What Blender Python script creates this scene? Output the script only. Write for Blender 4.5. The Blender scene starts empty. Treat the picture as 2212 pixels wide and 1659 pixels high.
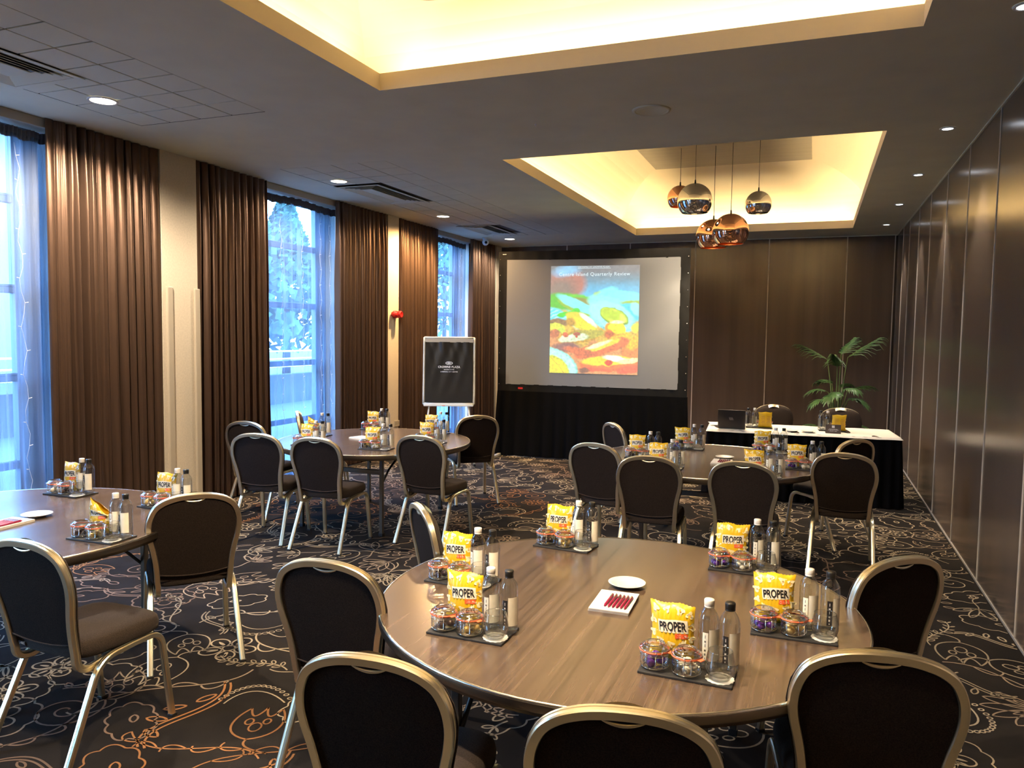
import bpy, bmesh, math, random
import numpy as np
from mathutils import Vector, Matrix

random.seed(7)
rng = np.random.default_rng(7)
SC = bpy.context.scene
COL = SC.collection
PI = math.pi
R = math.radians

# ------------------------------------------------------------------ camera
CAM_H = 1.8
F_PX, YAW, PITCH, ROLL = 1658.25, -0.37458, -0.06695, 0.01289
cd = bpy.data.cameras.new('camera')
cd.sensor_width = 36.0
cd.sensor_fit = 'HORIZONTAL'
cd.lens = F_PX / 2212 * 36
cd.clip_start = 0.05
cd.clip_end = 300
cam = bpy.data.objects.new('camera', cd)
COL.objects.link(cam)
_w = Vector((math.sin(YAW) * math.cos(PITCH), math.cos(YAW) * math.cos(PITCH), math.sin(PITCH)))
_r0 = Vector((math.cos(YAW), -math.sin(YAW), 0))
_u0 = _r0.cross(_w)
_r = _r0 * math.cos(ROLL) + _u0 * math.sin(ROLL)
_u = -_r0 * math.sin(ROLL) + _u0 * math.cos(ROLL)
m4 = Matrix.Identity(4)
for i in range(3):
    m4[i][0], m4[i][1], m4[i][2] = _r[i], _u[i], -_w[i]
m4[2][3] = CAM_H
cam.matrix_world = m4
SC.camera = cam

# ------------------------------------------------------------------ world, exposure, window light
SC.view_settings.view_transform = 'Standard'
SC.view_settings.look = 'None'
SC.view_settings.exposure = 0.24
SC.view_settings.gamma = 1.0
SC.view_settings.use_curve_mapping = False
SC.cycles.use_denoising = True
SC.cycles.max_bounces = 10
SC.cycles.transparent_max_bounces = 24
SC.cycles.caustics_reflective = False
SC.cycles.caustics_refractive = False
SC.cycles.sample_clamp_indirect = 6.0
WORLD_STRENGTH = 27.0
wd = bpy.data.worlds.new('sky')
SC.world = wd
wd.use_nodes = True
wn = wd.node_tree.nodes
wl = wd.node_tree.links
wn.clear()
bg = wn.new('ShaderNodeBackground')
bg.inputs[1].default_value = WORLD_STRENGTH
tc = wn.new('ShaderNodeTexCoord')
sp = wn.new('ShaderNodeSeparateXYZ')
rp = wn.new('ShaderNodeValToRGB')
rp.color_ramp.elements[0].position = 0.0
rp.color_ramp.elements[0].color = (0.38, 0.68, 1.0, 1)
rp.color_ramp.elements[1].position = 0.7
rp.color_ramp.elements[1].color = (0.22, 0.48, 1.0, 1)
ow = wn.new('ShaderNodeOutputWorld')
wl.new(tc.outputs['Generated'], sp.inputs[0])
wl.new(sp.outputs[2], rp.inputs[0])
wl.new(rp.outputs[0], bg.inputs[0])
wl.new(bg.outputs[0], ow.inputs[0])

# tunables
COVE_E = 62.0          # cove strip emission
SPOT_L = 600.0          # round window-side downlights (W)
SPOT_R = 95.0          # small downlights along the panelled wall (W)
PENDANT_W = 230.0      # lamp inside each pendant globe
WARM = (1.0, 0.72, 0.36)
XL, XR, YB, YR, ZC = -5.70, 1.177, 13.87, -2.2, 3.45

# ------------------------------------------------------------------ helpers
def prop(o, label=None, cat=None, group=None, kind=None):
    if label: o['label'] = label
    if cat: o['category'] = cat
    if group: o['group'] = group
    if kind: o['kind'] = kind
    return o

def empty(name, label, cat, loc=(0, 0, 0), rz=0.0, group=None):
    o = bpy.data.objects.new(name, None)
    o.empty_display_size = 0.05
    COL.objects.link(o)
    o.location = loc
    o.rotation_euler = (0, 0, rz)
    return prop(o, label, cat, group)

def obj(name, mesh, parent=None, loc=None, rot=None, **kw):
    o = bpy.data.objects.new(name, mesh)
    COL.objects.link(o)
    if parent is not None: o.parent = parent
    if loc is not None: o.location = loc
    if rot is not None: o.rotation_euler = rot
    return prop(o, **kw)

def dup(root, loc, rz, label=None, group=None, rot=None):
    r = root.copy(); COL.objects.link(r)
    r.location = loc
    r.rotation_euler = rot if rot is not None else (0, 0, rz)
    if label: r['label'] = label
    if group: r['group'] = group
    for ch in list(root.children):
        c = ch.copy(); COL.objects.link(c); c.parent = r
        for g in list(ch.children):
            d = g.copy(); COL.objects.link(d); d.parent = c
    return r

class MB:
    """collects polygons for one mesh"""
    def __init__(s): s.v = []; s.f = []; s.m = []; s.sm = []
    def add(s, vs, fs, mi=0, smooth=False):
        b = len(s.v)
        s.v.extend([tuple(p) for p in vs])
        for f in fs:
            s.f.append(tuple(i + b for i in f)); s.m.append(mi); s.sm.append(smooth)
        return s
    def box(s, x0, x1, y0, y1, z0, z1, mi=0):
        v = [(x0,y0,z0),(x1,y0,z0),(x1,y1,z0),(x0,y1,z0),(x0,y0,z1),(x1,y0,z1),(x1,y1,z1),(x0,y1,z1)]
        return s.add(v, [(0,3,2,1),(4,5,6,7),(0,1,5,4),(1,2,6,5),(2,3,7,6),(3,0,4,7)], mi)
    def bbox(s, x0, x1, y0, y1, z0, z1, b=0.004, mi=0, seg=2):
        bm = bmesh.new()
        bmesh.ops.create_cube(bm, size=1)
        for v in bm.verts:
            v.co = ((x0+x1)/2+v.co.x*(x1-x0), (y0+y1)/2+v.co.y*(y1-y0), (z0+z1)/2+v.co.z*(z1-z0))
        b = min(b, 0.45*min(abs(x1-x0), abs(y1-y0), abs(z1-z0)))
        bmesh.ops.bevel(bm, geom=bm.edges[:], offset=b, segments=seg, affect='EDGES', profile=0.5)
        s.bm(bm, mi); return s
    def bm(s, bm, mi=0, smooth=False):
        bm.verts.index_update()
        s.add([v.co[:] for v in bm.verts], [[v.index for v in f.verts] for f in bm.faces], mi, smooth)
        bm.free(); return s
    def lathe(s, prof, n=24, cx=0, cy=0, mi=0, smooth=True, cap0=False, cap1=False, sx=1, sy=1):
        vs = []; fs = []
        for r, z in prof:
            for k in range(n):
                a = 2*PI*k/n
                vs.append((cx+r*math.cos(a)*sx, cy+r*math.sin(a)*sy, z))
        for i in range(len(prof)-1):
            for k in range(n):
                k2 = (k+1) % n
                fs.append((i*n+k, i*n+k2, (i+1)*n+k2, (i+1)*n+k))
        s.add(vs, fs, mi, smooth)
        if cap0: s.add([vs[k] for k in range(n)][::-1], [tuple(range(n))], mi)
        if cap1: s.add([vs[(len(prof)-1)*n+k] for k in range(n)], [tuple(range(n))], mi)
        return s
    def tube(s, pts, r, n=8, mi=0, closed=False, caps=True, smooth=True):
        pts = [Vector(p) for p in pts]; N = len(pts)
        rr = r if hasattr(r, '__len__') else [r]*N
        vs = []; fs = []; up = None
        for i, p in enumerate(pts):
            if closed: t = (pts[(i+1) % N]-pts[i-1])
            else: t = pts[min(i+1, N-1)]-pts[max(i-1, 0)]
            t.normalize()
            if up is None:
                up = Vector((0,0,1)) if abs(t.z) < 0.9 else Vector((1,0,0))
            a = up - t*up.dot(t); a.normalize(); up = a
            b = t.cross(a)
            for k in range(n):
                an = 2*PI*k/n
                vs.append(p + (a*math.cos(an)+b*math.sin(an))*rr[i])
        for i in range(N if closed else N-1):
            j = (i+1) % N
            for k in range(n):
                k2 = (k+1) % n
                fs.append((i*n+k, i*n+k2, j*n+k2, j*n+k))
        if caps and not closed:
            fs.append(tuple(range(n))[::-1]); fs.append(tuple((N-1)*n+k for k in range(n)))
        return s.add(vs, fs, mi, smooth)
    def sweep(s, pts, sides, prof, mi=0, caps=True, smooth=False, scale=None):
        pts = [Vector(p) for p in pts]; sides = [Vector(q) for q in sides]; N = len(pts); n = len(prof)
        vs = []; fs = []
        for i, p in enumerate(pts):
            t = pts[min(i+1, N-1)]-pts[max(i-1, 0)]; t.normalize()
            a = sides[i]-t*sides[i].dot(t); a.normalize()
            b = t.cross(a)
            for u, v in prof: vs.append(p+a*u+b*v)
        for i in range(N-1):
            for k in range(n):
                k2 = (k+1) % n
                fs.append((i*n+k, i*n+k2, (i+1)*n+k2, (i+1)*n+k))
        if caps: fs.append(tuple(range(n))[::-1]); fs.append(tuple((N-1)*n+k for k in range(n)))
        return s.add(vs, fs, mi, smooth)
    def grid(s, fn, nu, nv, mi=0, smooth=True, flip=False):
        vs = [fn(i/nu, j/nv) for j in range(nv+1) for i in range(nu+1)]
        fs = []
        for j in range(nv):
            for i in range(nu):
                a = j*(nu+1)+i
                q = (a, a+1, a+nu+2, a+nu+1)
                fs.append(q[::-1] if flip else q)
        return s.add(vs, fs, mi, smooth)
    def prism(s, outline, z0, z1, mi=0):
        n = len(outline)
        vs = [(x,y,z0) for x,y in outline]+[(x,y,z1) for x,y in outline]
        fs = [tuple(range(n))[::-1], tuple(range(n, 2*n))]+[(k,(k+1) % n,n+(k+1) % n,n+k) for k in range(n)]
        return s.add(vs, fs, mi)
    def xf(s, M, i0=0):
        for i in range(i0, len(s.v)): s.v[i] = tuple(M @ Vector(s.v[i]))
        return s
    def mesh(s, name, *mats, sharp=None):
        me = bpy.data.meshes.new(name)
        me.from_pydata(s.v, [], s.f)
        for m in mats: me.materials.append(m)
        if s.f:
            me.polygons.foreach_set('material_index', s.m)
            me.polygons.foreach_set('use_smooth', s.sm)
        me.update()
        if sharp: me.set_sharp_from_angle(angle=sharp)
        return me

def smooth_pts(P, sub=6, closed=False):
    P = [Vector(p) for p in P]; N = len(P); out = []
    rngi = range(N) if closed else range(N-1)
    for i in rngi:
        p1 = P[i]; p2 = P[(i+1) % N]
        p0 = P[i-1] if (closed or i > 0) else p1*2-p2
        p3 = P[(i+2) % N] if (closed or i < N-2) else p2*2-p1
        for k in range(sub):
            t = k/sub
            out.append(0.5*((2*p1)+(p2-p0)*t+(2*p0-5*p1+4*p2-p3)*t*t+(3*p1-p0-3*p2+p3)*t**3))
    if not closed: out.append(P[-1])
    return out

def fillet(P, rad, n=6):
    """polyline with rounded corners"""
    P = [Vector(p) for p in P]; out = [P[0]]
    for i in range(1, len(P)-1):
        a = (P[i-1]-P[i]); b = (P[i+1]-P[i])
        r = min(rad, a.length*0.49, b.length*0.49)
        a.normalize(); b.normalize()
        s, e = P[i]+a*r, P[i]+b*r
        for k in range(n+1):
            t = k/n
            out.append(s*(1-t)**2+P[i]*2*t*(1-t)+e*t*t)
    out.append(P[-1]); return out

_fontcache = {}
def text_mesh(txt, width, mat, bold=0.0, height=None, spacing=1.0, shear=0.0, name='lettering', sub=None):
    """flat lettering mesh centred at 0 in the XY plane"""
    cu = bpy.data.curves.new('t', 'FONT')
    cu.body = txt; cu.offset = bold; cu.space_character = spacing; cu.shear = shear
    cu.align_x = 'LEFT'; cu.resolution_u = 3
    o = bpy.data.objects.new('t', cu); COL.objects.link(o)
    dg = bpy.context.evaluated_depsgraph_get(); dg.update()
    me = bpy.data.meshes.new_from_object(o.evaluated_get(dg))
    bpy.data.objects.remove(o); bpy.data.curves.remove(cu)
    n = len(me.vertices); co = np.empty(n*3); me.vertices.foreach_get('co', co); co = co.reshape(-1, 3)
    mn, mx = co.min(0), co.max(0)
    sx = width/(mx[0]-mn[0]); sy = sx if height is None else height/(mx[1]-mn[1])
    co[:, 0] = (co[:, 0]-(mn[0]+mx[0])/2)*sx; co[:, 1] = (co[:, 1]-(mn[1]+mx[1])/2)*sy; co[:, 2] = 0
    me.vertices.foreach_set('co', co.ravel()); me.name = name
    if sub:
        bm = bmesh.new(); bm.from_mesh(me); bmesh.ops.triangulate(bm, faces=bm.faces[:])
        for _ in range(6):
            e = [q for q in bm.edges if q.calc_length() > sub]
            if not e: break
            bmesh.ops.subdivide_edges(bm, edges=e, cuts=1); bmesh.ops.triangulate(bm, faces=[f for f in bm.faces if len(f.verts) > 3])
        bm.to_mesh(me); bm.free()
    me.materials.clear(); me.materials.append(mat); me.update()
    return me

def warp(me, fn):
    n = len(me.vertices); co = np.empty(n*3); me.vertices.foreach_get('co', co); co = co.reshape(-1, 3)
    co = np.array([fn(*c) for c in co]); me.vertices.foreach_set('co', co.ravel()); me.update(); return me

# ------------------------------------------------------------------ materials
def mat(name, col, rough=0.5, metal=0.0, spec=0.5, noise=None, bump=None, coat=0.0, emit=None, es=0.0, aniso=0.0, sheen=0.0, coord='Object'):
    m = bpy.data.materials.new(name); m.use_nodes = True
    nt = m.node_tree; p = nt.nodes['Principled BSDF']
    p.inputs['Base Color'].default_value = (*col, 1)
    p.inputs['Roughness'].default_value = rough
    p.inputs['Metallic'].default_value = metal
    p.inputs['Specular IOR Level'].default_value = spec
    p.inputs['Coat Weight'].default_value = coat
    p.inputs['Coat Roughness'].default_value = 0.15
    p.inputs['Anisotropic'].default_value = aniso
    p.inputs['Sheen Weight'].default_value = sheen
    if emit:
        p.inputs['Emission Color'].default_value = (*emit, 1); p.inputs['Emission Strength'].default_value = es
    if noise:   # (scale xyz, amount, detail)
        sc, amt, det = noise
        t = nt.nodes.new('ShaderNodeTexCoord'); mp = nt.nodes.new('ShaderNodeMapping')
        mp.inputs['Scale'].default_value = sc if hasattr(sc, '__len__') else (sc, sc, sc)
        nz = nt.nodes.new('ShaderNodeTexNoise'); nz.inputs['Detail'].default_value = det; nz.inputs['Scale'].default_value = 1
        cr = nt.nodes.new('ShaderNodeValToRGB')
        cr.color_ramp.elements[0].position = 0.3; cr.color_ramp.elements[1].position = 0.7
        cr.color_ramp.elements[0].color = (*[c*(1-amt) for c in col], 1)
        cr.color_ramp.elements[1].color = (*[min(1, c*(1+amt)) for c in col], 1)
        nt.links.new(t.outputs[coord], mp.inputs[0]); nt.links.new(mp.outputs[0], nz.inputs['Vector'])
        nt.links.new(nz.outputs[0], cr.inputs[0]); nt.links.new(cr.outputs[0], p.inputs['Base Color'])
    if bump:    # (scale, strength, distance, kind)
        sc, st, dist, kind = bump
        t = nt.nodes.new('ShaderNodeTexCoord'); mp = nt.nodes.new('ShaderNodeMapping')
        mp.inputs['Scale'].default_value = sc if hasattr(sc, '__len__') else (sc, sc, sc)
        if kind == 'voronoi':
            nz = nt.nodes.new('ShaderNodeTexVoronoi'); nz.inputs['Scale'].default_value = 1; so = nz.outputs[0]
        else:
            nz = nt.nodes.new('ShaderNodeTexNoise'); nz.inputs['Scale'].default_value = 1; nz.inputs['Detail'].default_value = 3; so = nz.outputs[0]
        bp = nt.nodes.new('ShaderNodeBump'); bp.inputs['Strength'].default_value = st; bp.inputs['Distance'].default_value = dist
        nt.links.new(t.outputs[coord], mp.inputs[0]); nt.links.new(mp.outputs[0], nz.inputs['Vector'])
        nt.links.new(so, bp.inputs['Height']); nt.links.new(bp.outputs[0], p.inputs['Normal'])
    return m

def thin_glass(name, tint=(0.97, 0.985, 0.98), rough=0.02, base=0.085, edge=0.9, pw_=2.6):
    m = bpy.data.materials.new(name); m.use_nodes = True
    nt = m.node_tree; nt.nodes.clear()
    o = nt.nodes.new('ShaderNodeOutputMaterial'); mx = nt.nodes.new('ShaderNodeMixShader')
    tr = nt.nodes.new('ShaderNodeBsdfTransparent'); tr.inputs[0].default_value = (*tint, 1)
    gl = nt.nodes.new('ShaderNodeBsdfGlossy'); gl.inputs['Roughness'].default_value = rough
    lw = nt.nodes.new('ShaderNodeLayerWeight'); lw.inputs[0].default_value = 0.5
    pw = nt.nodes.new('ShaderNodeMath'); pw.operation = 'POWER'; pw.inputs[1].default_value = pw_
    ml = nt.nodes.new('ShaderNodeMath'); ml.operation = 'MULTIPLY'; ml.inputs[1].default_value = edge
    ad = nt.nodes.new('ShaderNodeMath'); ad.operation = 'ADD'; ad.inputs[1].default_value = base; ad.use_clamp = True
    nt.links.new(lw.outputs['Facing'], pw.inputs[0]); nt.links.new(pw.outputs[0], ml.inputs[0]); nt.links.new(ml.outputs[0], ad.inputs[0]); nt.links.new(ad.outputs[0], mx.inputs[0])
    nt.links.new(tr.outputs[0], mx.inputs[1]); nt.links.new(gl.outputs[0], mx.inputs[2]); nt.links.new(mx.outputs[0], o.inputs[0])
    return m

def water_glass(name):
    m = bpy.data.materials.new(name); m.use_nodes = True
    p = m.node_tree.nodes['Principled BSDF']
    p.inputs['Base Color'].default_value = (0.96, 0.98, 0.98, 1)
    p.inputs['Roughness'].default_value = 0.02
    p.inputs['Transmission Weight'].default_value = 1.0
    p.inputs['IOR'].default_value = 1.36
    return m

def sheer_mat(name):
    m = bpy.data.materials.new(name); m.use_nodes = True
    nt = m.node_tree; nt.nodes.clear()
    o = nt.nodes.new('ShaderNodeOutputMaterial'); mx = nt.nodes.new('ShaderNodeMixShader')
    tr = nt.nodes.new('ShaderNodeBsdfTransparent'); tr.inputs[0].default_value = (0.70, 0.86, 1.0, 1)
    df = nt.nodes.new('ShaderNodeBsdfDiffuse'); df.inputs[0].default_value = (0.42, 0.50, 0.64, 1)
    tl = nt.nodes.new('ShaderNodeBsdfTranslucent'); tl.inputs[0].default_value = (0.22, 0.34, 0.55, 1)
    m2 = nt.nodes.new('ShaderNodeMixShader'); m2.inputs[0].default_value = 0.5
    t = nt.nodes.new('ShaderNodeTexCoord'); mp = nt.nodes.new('ShaderNodeMapping'); mp.inputs['Scale'].default_value = (1, 26, 0.6)
    nz = nt.nodes.new('ShaderNodeTexNoise'); nz.inputs['Scale'].default_value = 1; nz.inputs['Detail'].default_value = 3
    cr = nt.nodes.new('ShaderNodeMapRange'); cr.inputs[1].default_value = 0.3; cr.inputs[2].default_value = 0.7
    cr.inputs[3].default_value = 0.16; cr.inputs[4].default_value = 0.46
    nt.links.new(t.outputs['Object'], mp.inputs[0]); nt.links.new(mp.outputs[0], nz.inputs['Vector']); nt.links.new(nz.outputs[0], cr.inputs[0])
    nt.links.new(cr.outputs[0], mx.inputs[0])
    nt.links.new(df.outputs[0], m2.inputs[1]); nt.links.new(tl.outputs[0], m2.inputs[2])
    nt.links.new(tr.outputs[0], mx.inputs[1]); nt.links.new(m2.outputs[0], mx.inputs[2]); nt.links.new(mx.outputs[0], o.inputs[0])
    return m

def attr_mat(name, emit=False, rough=0.9, es=1.0):
    m = bpy.data.materials.new(name); m.use_nodes = True
    nt = m.node_tree; p = nt.nodes['Principled BSDF']; p.inputs['Roughness'].default_value = rough
    p.inputs['Specular IOR Level'].default_value = 0.2
    a = nt.nodes.new('ShaderNodeAttribute'); a.attribute_name = 'Col'
    if emit:
        p.inputs['Base Color'].default_value = (0.1, 0.1, 0.1, 1)
        nt.links.new(a.outputs[0], p.inputs['Emission Color']); p.inputs['Emission Strength'].default_value = es
    else:
        nt.links.new(a.outputs[0], p.inputs['Base Color'])
    return m

def emis(name, col, s):
    m = bpy.data.materials.new(name); m.use_nodes = True
    nt = m.node_tree; nt.nodes.clear()
    o = nt.nodes.new('ShaderNodeOutputMaterial'); e = nt.nodes.new('ShaderNodeEmission')
    e.inputs[0].default_value = (*col, 1); e.inputs[1].default_value = s
    nt.links.new(e.outputs[0], o.inputs[0]); return m

M = dict(
    ceil=mat('ceiling_paint', (0.72, 0.71, 0.56), 0.85, spec=0.2, noise=(3.0, 0.04, 2)),
    tile=mat('ceiling_tile', (0.73, 0.72, 0.575), 0.95, spec=0.1, bump=(160, 0.25, 0.002, 'noise')),
    gap=mat('shadow_gap', (0.10, 0.09, 0.08), 0.9),
    vault=mat('coffer_plaster', (0.86, 0.78, 0.62), 0.8, spec=0.1),
    lip=mat('coffer_lip_paint', (0.86, 0.79, 0.66), 0.7, spec=0.2),
    cpanel=mat('coffer_panel_paint', (0.40, 0.37, 0.31), 0.7, spec=0.2, noise=((1.2, 14, 1), 0.06, 3)),
    cove=emis('cove_led', WARM, COVE_E),
    led=emis('downlight_lens_warm', (1.0, 0.90, 0.70), 14),
    led2=emis('downlight_lens_cool', (0.85, 0.90, 1.0), 12),
    white=mat('white_enamel', (0.75, 0.74, 0.72), 0.4),
    panel=mat('dark_wood_laminate', (0.100, 0.074, 0.058), 0.22, spec=0.7, noise=((9, 9, 0.25), 0.12, 5), bump=((30, 30, 0.6), 0.02, 0.002, 'noise')),
    alu=mat('brushed_aluminium', (0.80, 0.77, 0.72), 0.45, 0.8),
    trimalu=mat('pale_edge_aluminium', (0.85, 0.80, 0.70), 0.25, 1.0),
    strip=mat('champagne_joint_strip', (0.62, 0.56, 0.48), 0.5, 0.3),
    edge=mat('table_edge_aluminium', (0.27, 0.23, 0.185), 0.30, 1.0),
    plaster=mat('beige_wall', (0.64, 0.57, 0.46), 0.85, spec=0.15, noise=(60, 0.06, 3)),
    guard=mat('beige_plastic_guard', (0.44, 0.39, 0.31), 0.5),
    reveal=mat('white_reveal', (0.72, 0.72, 0.74), 0.7),
    carpet=mat('carpet_pile', (0.0205, 0.018, 0.017), 0.98, spec=0.05, noise=(3, 0.25, 4), bump=(420, 0.5, 0.004, 'noise')),
    cpat=attr_mat('carpet_pattern_yarn', rough=0.98),
    drape=mat('brown_satin', (0.105, 0.064, 0.045), 0.38, 0.72, spec=0.5, bump=((3, 5, 2.2), 0.35, 0.02, 'noise')),
    sheer=sheer_mat('sheer_voile'),
    tape=mat('gathered_header_tape', (0.12, 0.13, 0.16), 0.9),
    winframe=mat('window_frame_grey', (0.10, 0.13, 0.18), 0.4),
    glass=thin_glass('window_glass', (0.97, 0.99, 1.0), 0.0, 0.0, 0.3),
    gold=mat('champagne_metal', (0.95, 0.87, 0.65), 0.29, 1.0),
    fab=mat('brown_black_weave', (0.0135, 0.0090, 0.0075), 0.9, spec=0.12, noise=(260, 0.55, 2), bump=(330, 0.5, 0.002, 'voronoi')),
    seatfab=mat('brown_seat_weave', (0.030, 0.021, 0.017), 0.88, spec=0.2, sheen=0.04, noise=(240, 0.35, 2), bump=(330, 0.45, 0.002, 'voronoi')),
    chrome=mat('chrome', (0.82, 0.82, 0.82), 0.06, 1.0),
    copper=mat('copper_mirror', (0.93, 0.52, 0.34), 0.05, 1.0),
    copin=mat('copper_inside', (0.95, 0.45, 0.22), 0.25, 1.0),
    dark=mat('black_plastic', (0.012, 0.012, 0.013), 0.45),
    legm=mat('dark_steel_leg', (0.20, 0.185, 0.165), 0.3, 0.9),
    black=mat('black_drape_cloth', (0.0035, 0.0035, 0.004), 0.95, spec=0.06),
    border=mat('black_screen_border', (0.006, 0.006, 0.006), 0.8, spec=0.2, bump=(9, 0.5, 0.01, 'noise')),
    screen=mat('projection_fabric', (0.215, 0.225, 0.24), 0.85, spec=0.1),
    slide=attr_mat('projected_light', True, es=1.15),
    slidetext=emis('projected_text', (0.80, 0.92, 0.95), 0.95),
    bag=mat('yellow_bag_film', (0.74, 0.46, 0.014), 0.33, spec=0.5, noise=(50, 0.05, 2), bump=(40, 0.25, 0.004, 'noise')),
    corn=mat('popcorn_print', (0.86, 0.76, 0.46), 0.4),
    cornb=mat('popcorn_print_shade', (0.50, 0.24, 0.06), 0.4),
    cream=mat('cream_print', (0.85, 0.78, 0.62), 0.45),
    ink=mat('black_ink', (0.012, 0.010, 0.010), 0.5),
    red=mat('orange_red_print', (0.85, 0.12, 0.03), 0.45),
    water=thin_glass('water_filled_bottle', (0.90, 0.92, 0.92), 0.03, 0.10, 0.75),
    clear=thin_glass('clear_glass', base=0.10, edge=0.9, pw_=1.7),
    rim=thin_glass('glass_edge', (0.9, 0.93, 0.92), 0.08, 0.42, 0.5),
    capw=mat('white_cap', (0.80, 0.77, 0.72), 0.45),
    capb=mat('black_cap', (0.010, 0.010, 0.010), 0.3),
    labelc=mat('cream_label', (0.86, 0.82, 0.70), 0.6, noise=(30, 0.06, 2)),
    seal=mat('orange_rubber_seal', (0.80, 0.17, 0.07), 0.45),
    wire=mat('steel_wire', (0.75, 0.74, 0.72), 0.2, 1.0),
    slate=mat('slate_tray', (0.022, 0.022, 0.023), 0.6, noise=(25, 0.3, 4), bump=(30, 0.3, 0.003, 'noise')),
    paper=mat('white_paper', (0.80, 0.78, 0.74), 0.8),
    china=mat('white_china', (0.82, 0.80, 0.74), 0.25),
    pen=mat('magenta_pen', (0.30, 0.012, 0.060), 0.3),
    purple=mat('purple_foil', (0.10, 0.02, 0.28), 0.25, 0.4),
    brownc=mat('dark_chocolate_foil', (0.06, 0.03, 0.025), 0.3, 0.3),
    goldf=mat('gold_foil', (0.75, 0.52, 0.18), 0.3, 0.6),
    silverf=mat('cream_wrapper', (0.80, 0.74, 0.60), 0.4),
    redf=mat('red_foil', (0.50, 0.03, 0.03), 0.3, 0.3),
    leaf=mat('palm_leaf', (0.055, 0.130, 0.040), 0.42, spec=0.5, noise=(12, 0.35, 2)),
    stem=mat('palm_stem', (0.12, 0.20, 0.06), 0.5),
    pot=mat('dark_pot', (0.02, 0.018, 0.016), 0.4),
    soil=mat('potting_soil', (0.03, 0.02, 0.012), 0.95),
    lap=mat('laptop_shell', (0.055, 0.05, 0.048), 0.4, 0.6),
    linen=mat('white_linen', (0.80, 0.76, 0.68), 0.85, bump=(70, 0.15, 0.002, 'noise')),
    card=mat('brown_card', (0.065, 0.048, 0.042), 0.7),
    alarm=mat('red_alarm', (0.60, 0.02, 0.02), 0.35),
    easel=mat('easel_frame_white', (0.78, 0.75, 0.66), 0.4),
    pad=mat('black_flip_sheet', (0.013, 0.012, 0.011), 0.45, spec=0.3),
)
M['black'].use_backface_culling = False

# walnut table top with long grain
def wood():
    m = bpy.data.materials.new('walnut_laminate'); m.use_nodes = True
    nt = m.node_tree; p = nt.nodes['Principled BSDF']
    t = nt.nodes.new('ShaderNodeTexCoord'); mp = nt.nodes.new('ShaderNodeMapping'); mp.inputs['Scale'].default_value = (48, 0.8, 10)
    nz = nt.nodes.new('ShaderNodeTexNoise'); nz.inputs['Scale'].default_value = 1; nz.inputs['Detail'].default_value = 6; nz.inputs['Roughness'].default_value = 0.6
    cr = nt.nodes.new('ShaderNodeValToRGB')
    e = cr.color_ramp.elements
    e[0].position = 0.28; e[0].color = (0.040, 0.026, 0.018, 1)
    e[1].position = 0.75; e[1].color = (0.150, 0.104, 0.074, 1)
    x = e.new(0.5); x.color = (0.096, 0.064, 0.044, 1)
    nt.links.new(t.outputs['Object'], mp.inputs[0]); nt.links.new(mp.outputs[0], nz.inputs['Vector']); nt.links.new(nz.outputs[0], cr.inputs[0])
    nt.links.new(cr.outputs[0], p.inputs['Base Color'])
    p.inputs['Roughness'].default_value = 0.27
    p.inputs['Specular IOR Level'].default_value = 0.9
    p.inputs['Coat Weight'].default_value = 0.3
    p.inputs['Coat Roughness'].default_value = 0.13
    return m
M['wood'] = wood()

# ------------------------------------------------------------------ room shell
def struct(name, mesh, parent=None):
    o = obj(name, mesh, parent)
    if parent is None: o['kind'] = 'structure'
    return o

b = MB(); b.box(XL-0.4, XR+0.15, YR-0.1, YB+0.15, -0.06, 0.0)
floor = struct('floor', b.mesh('floor', M['carpet']))

# right wall: panels with aluminium joints
b = MB(); b.box(XR+0.03, XR+0.15, YR, YB+0.1, 0, ZC+0.05)
wall_right = struct('wall_right', b.mesh('wall_right', M['panel']))
joints = [YR, -1.74, -0.57, 0.60, 1.77, 2.94, 4.11, 5.28, 6.45, 7.62, 8.79, 9.96, 11.02, 12.07, 12.92, YB]
for y0, y1 in zip(joints[:-1], joints[1:]):
    b = MB(); b.bbox(XR, XR+0.03, y0+0.006, y1-0.006, 0.015, ZC-0.012, 0.002)
    obj('wood_panel', b.mesh('wood_panel', M['panel']), wall_right)
b = MB(); b.box(-0.005, 0.02, -0.008, 0.008, 0.015, ZC-0.012)
strip = b.mesh('joint_strip', M['strip'])
for y in joints[1:-1]:
    obj('joint_strip', strip, wall_right, loc=(XR, y, 0))
b = MB(); b.box(XR-0.006, XR+0.03, YR, YB, 0.0, 0.015)
struct('baseboard_right', b.mesh('baseboard_right', M['alu']))
b = MB(); b.box(XR-0.012, XR+0.03, YR, YB, ZC-0.012, ZC+0.0)
struct('trim_1', b.mesh('trim_1', M['ceil']))

# back wall
b = MB(); b.box(XL-0.4, XR+0.15, YB+0.03, YB+0.15, 0, ZC+0.05)
wall_back = struct('wall_back', b.mesh('wall_back', M['panel']))
jx = [-5.55, -4.38, -3.18, -2.01, -0.78, 0.44, XR-0.03]
for x0, x1 in zip(jx[:-1], jx[1:]):
    b = MB(); b.bbox(x0+0.006, x1-0.006, YB, YB+0.03, 0.015, ZC-0.012, 0.002)
    obj('wood_panel', b.mesh('wood_panel', M['panel']), wall_back)
b = MB(); b.box(-0.008, 0.008, -0.005, 0.02, 0.015, ZC-0.012)
strip = b.mesh('joint_strip', M['strip'])
for x in jx[1:]:
    obj('joint_strip', strip, wall_back, loc=(x, YB, 0))
b = MB(); b.box(XL, XR, YB-0.03, YB+0.03, ZC-0.012, ZC)
struct('trim_2', b.mesh('trim_2', M['ceil']))
# rear wall behind the camera
b = MB(); b.box(XL-0.4, XR+0.15, YR-0.1, YR, 0, ZC+0.05)
wall_rear = struct('wall_rear', b.mesh('wall_rear', M['panel']))

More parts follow.
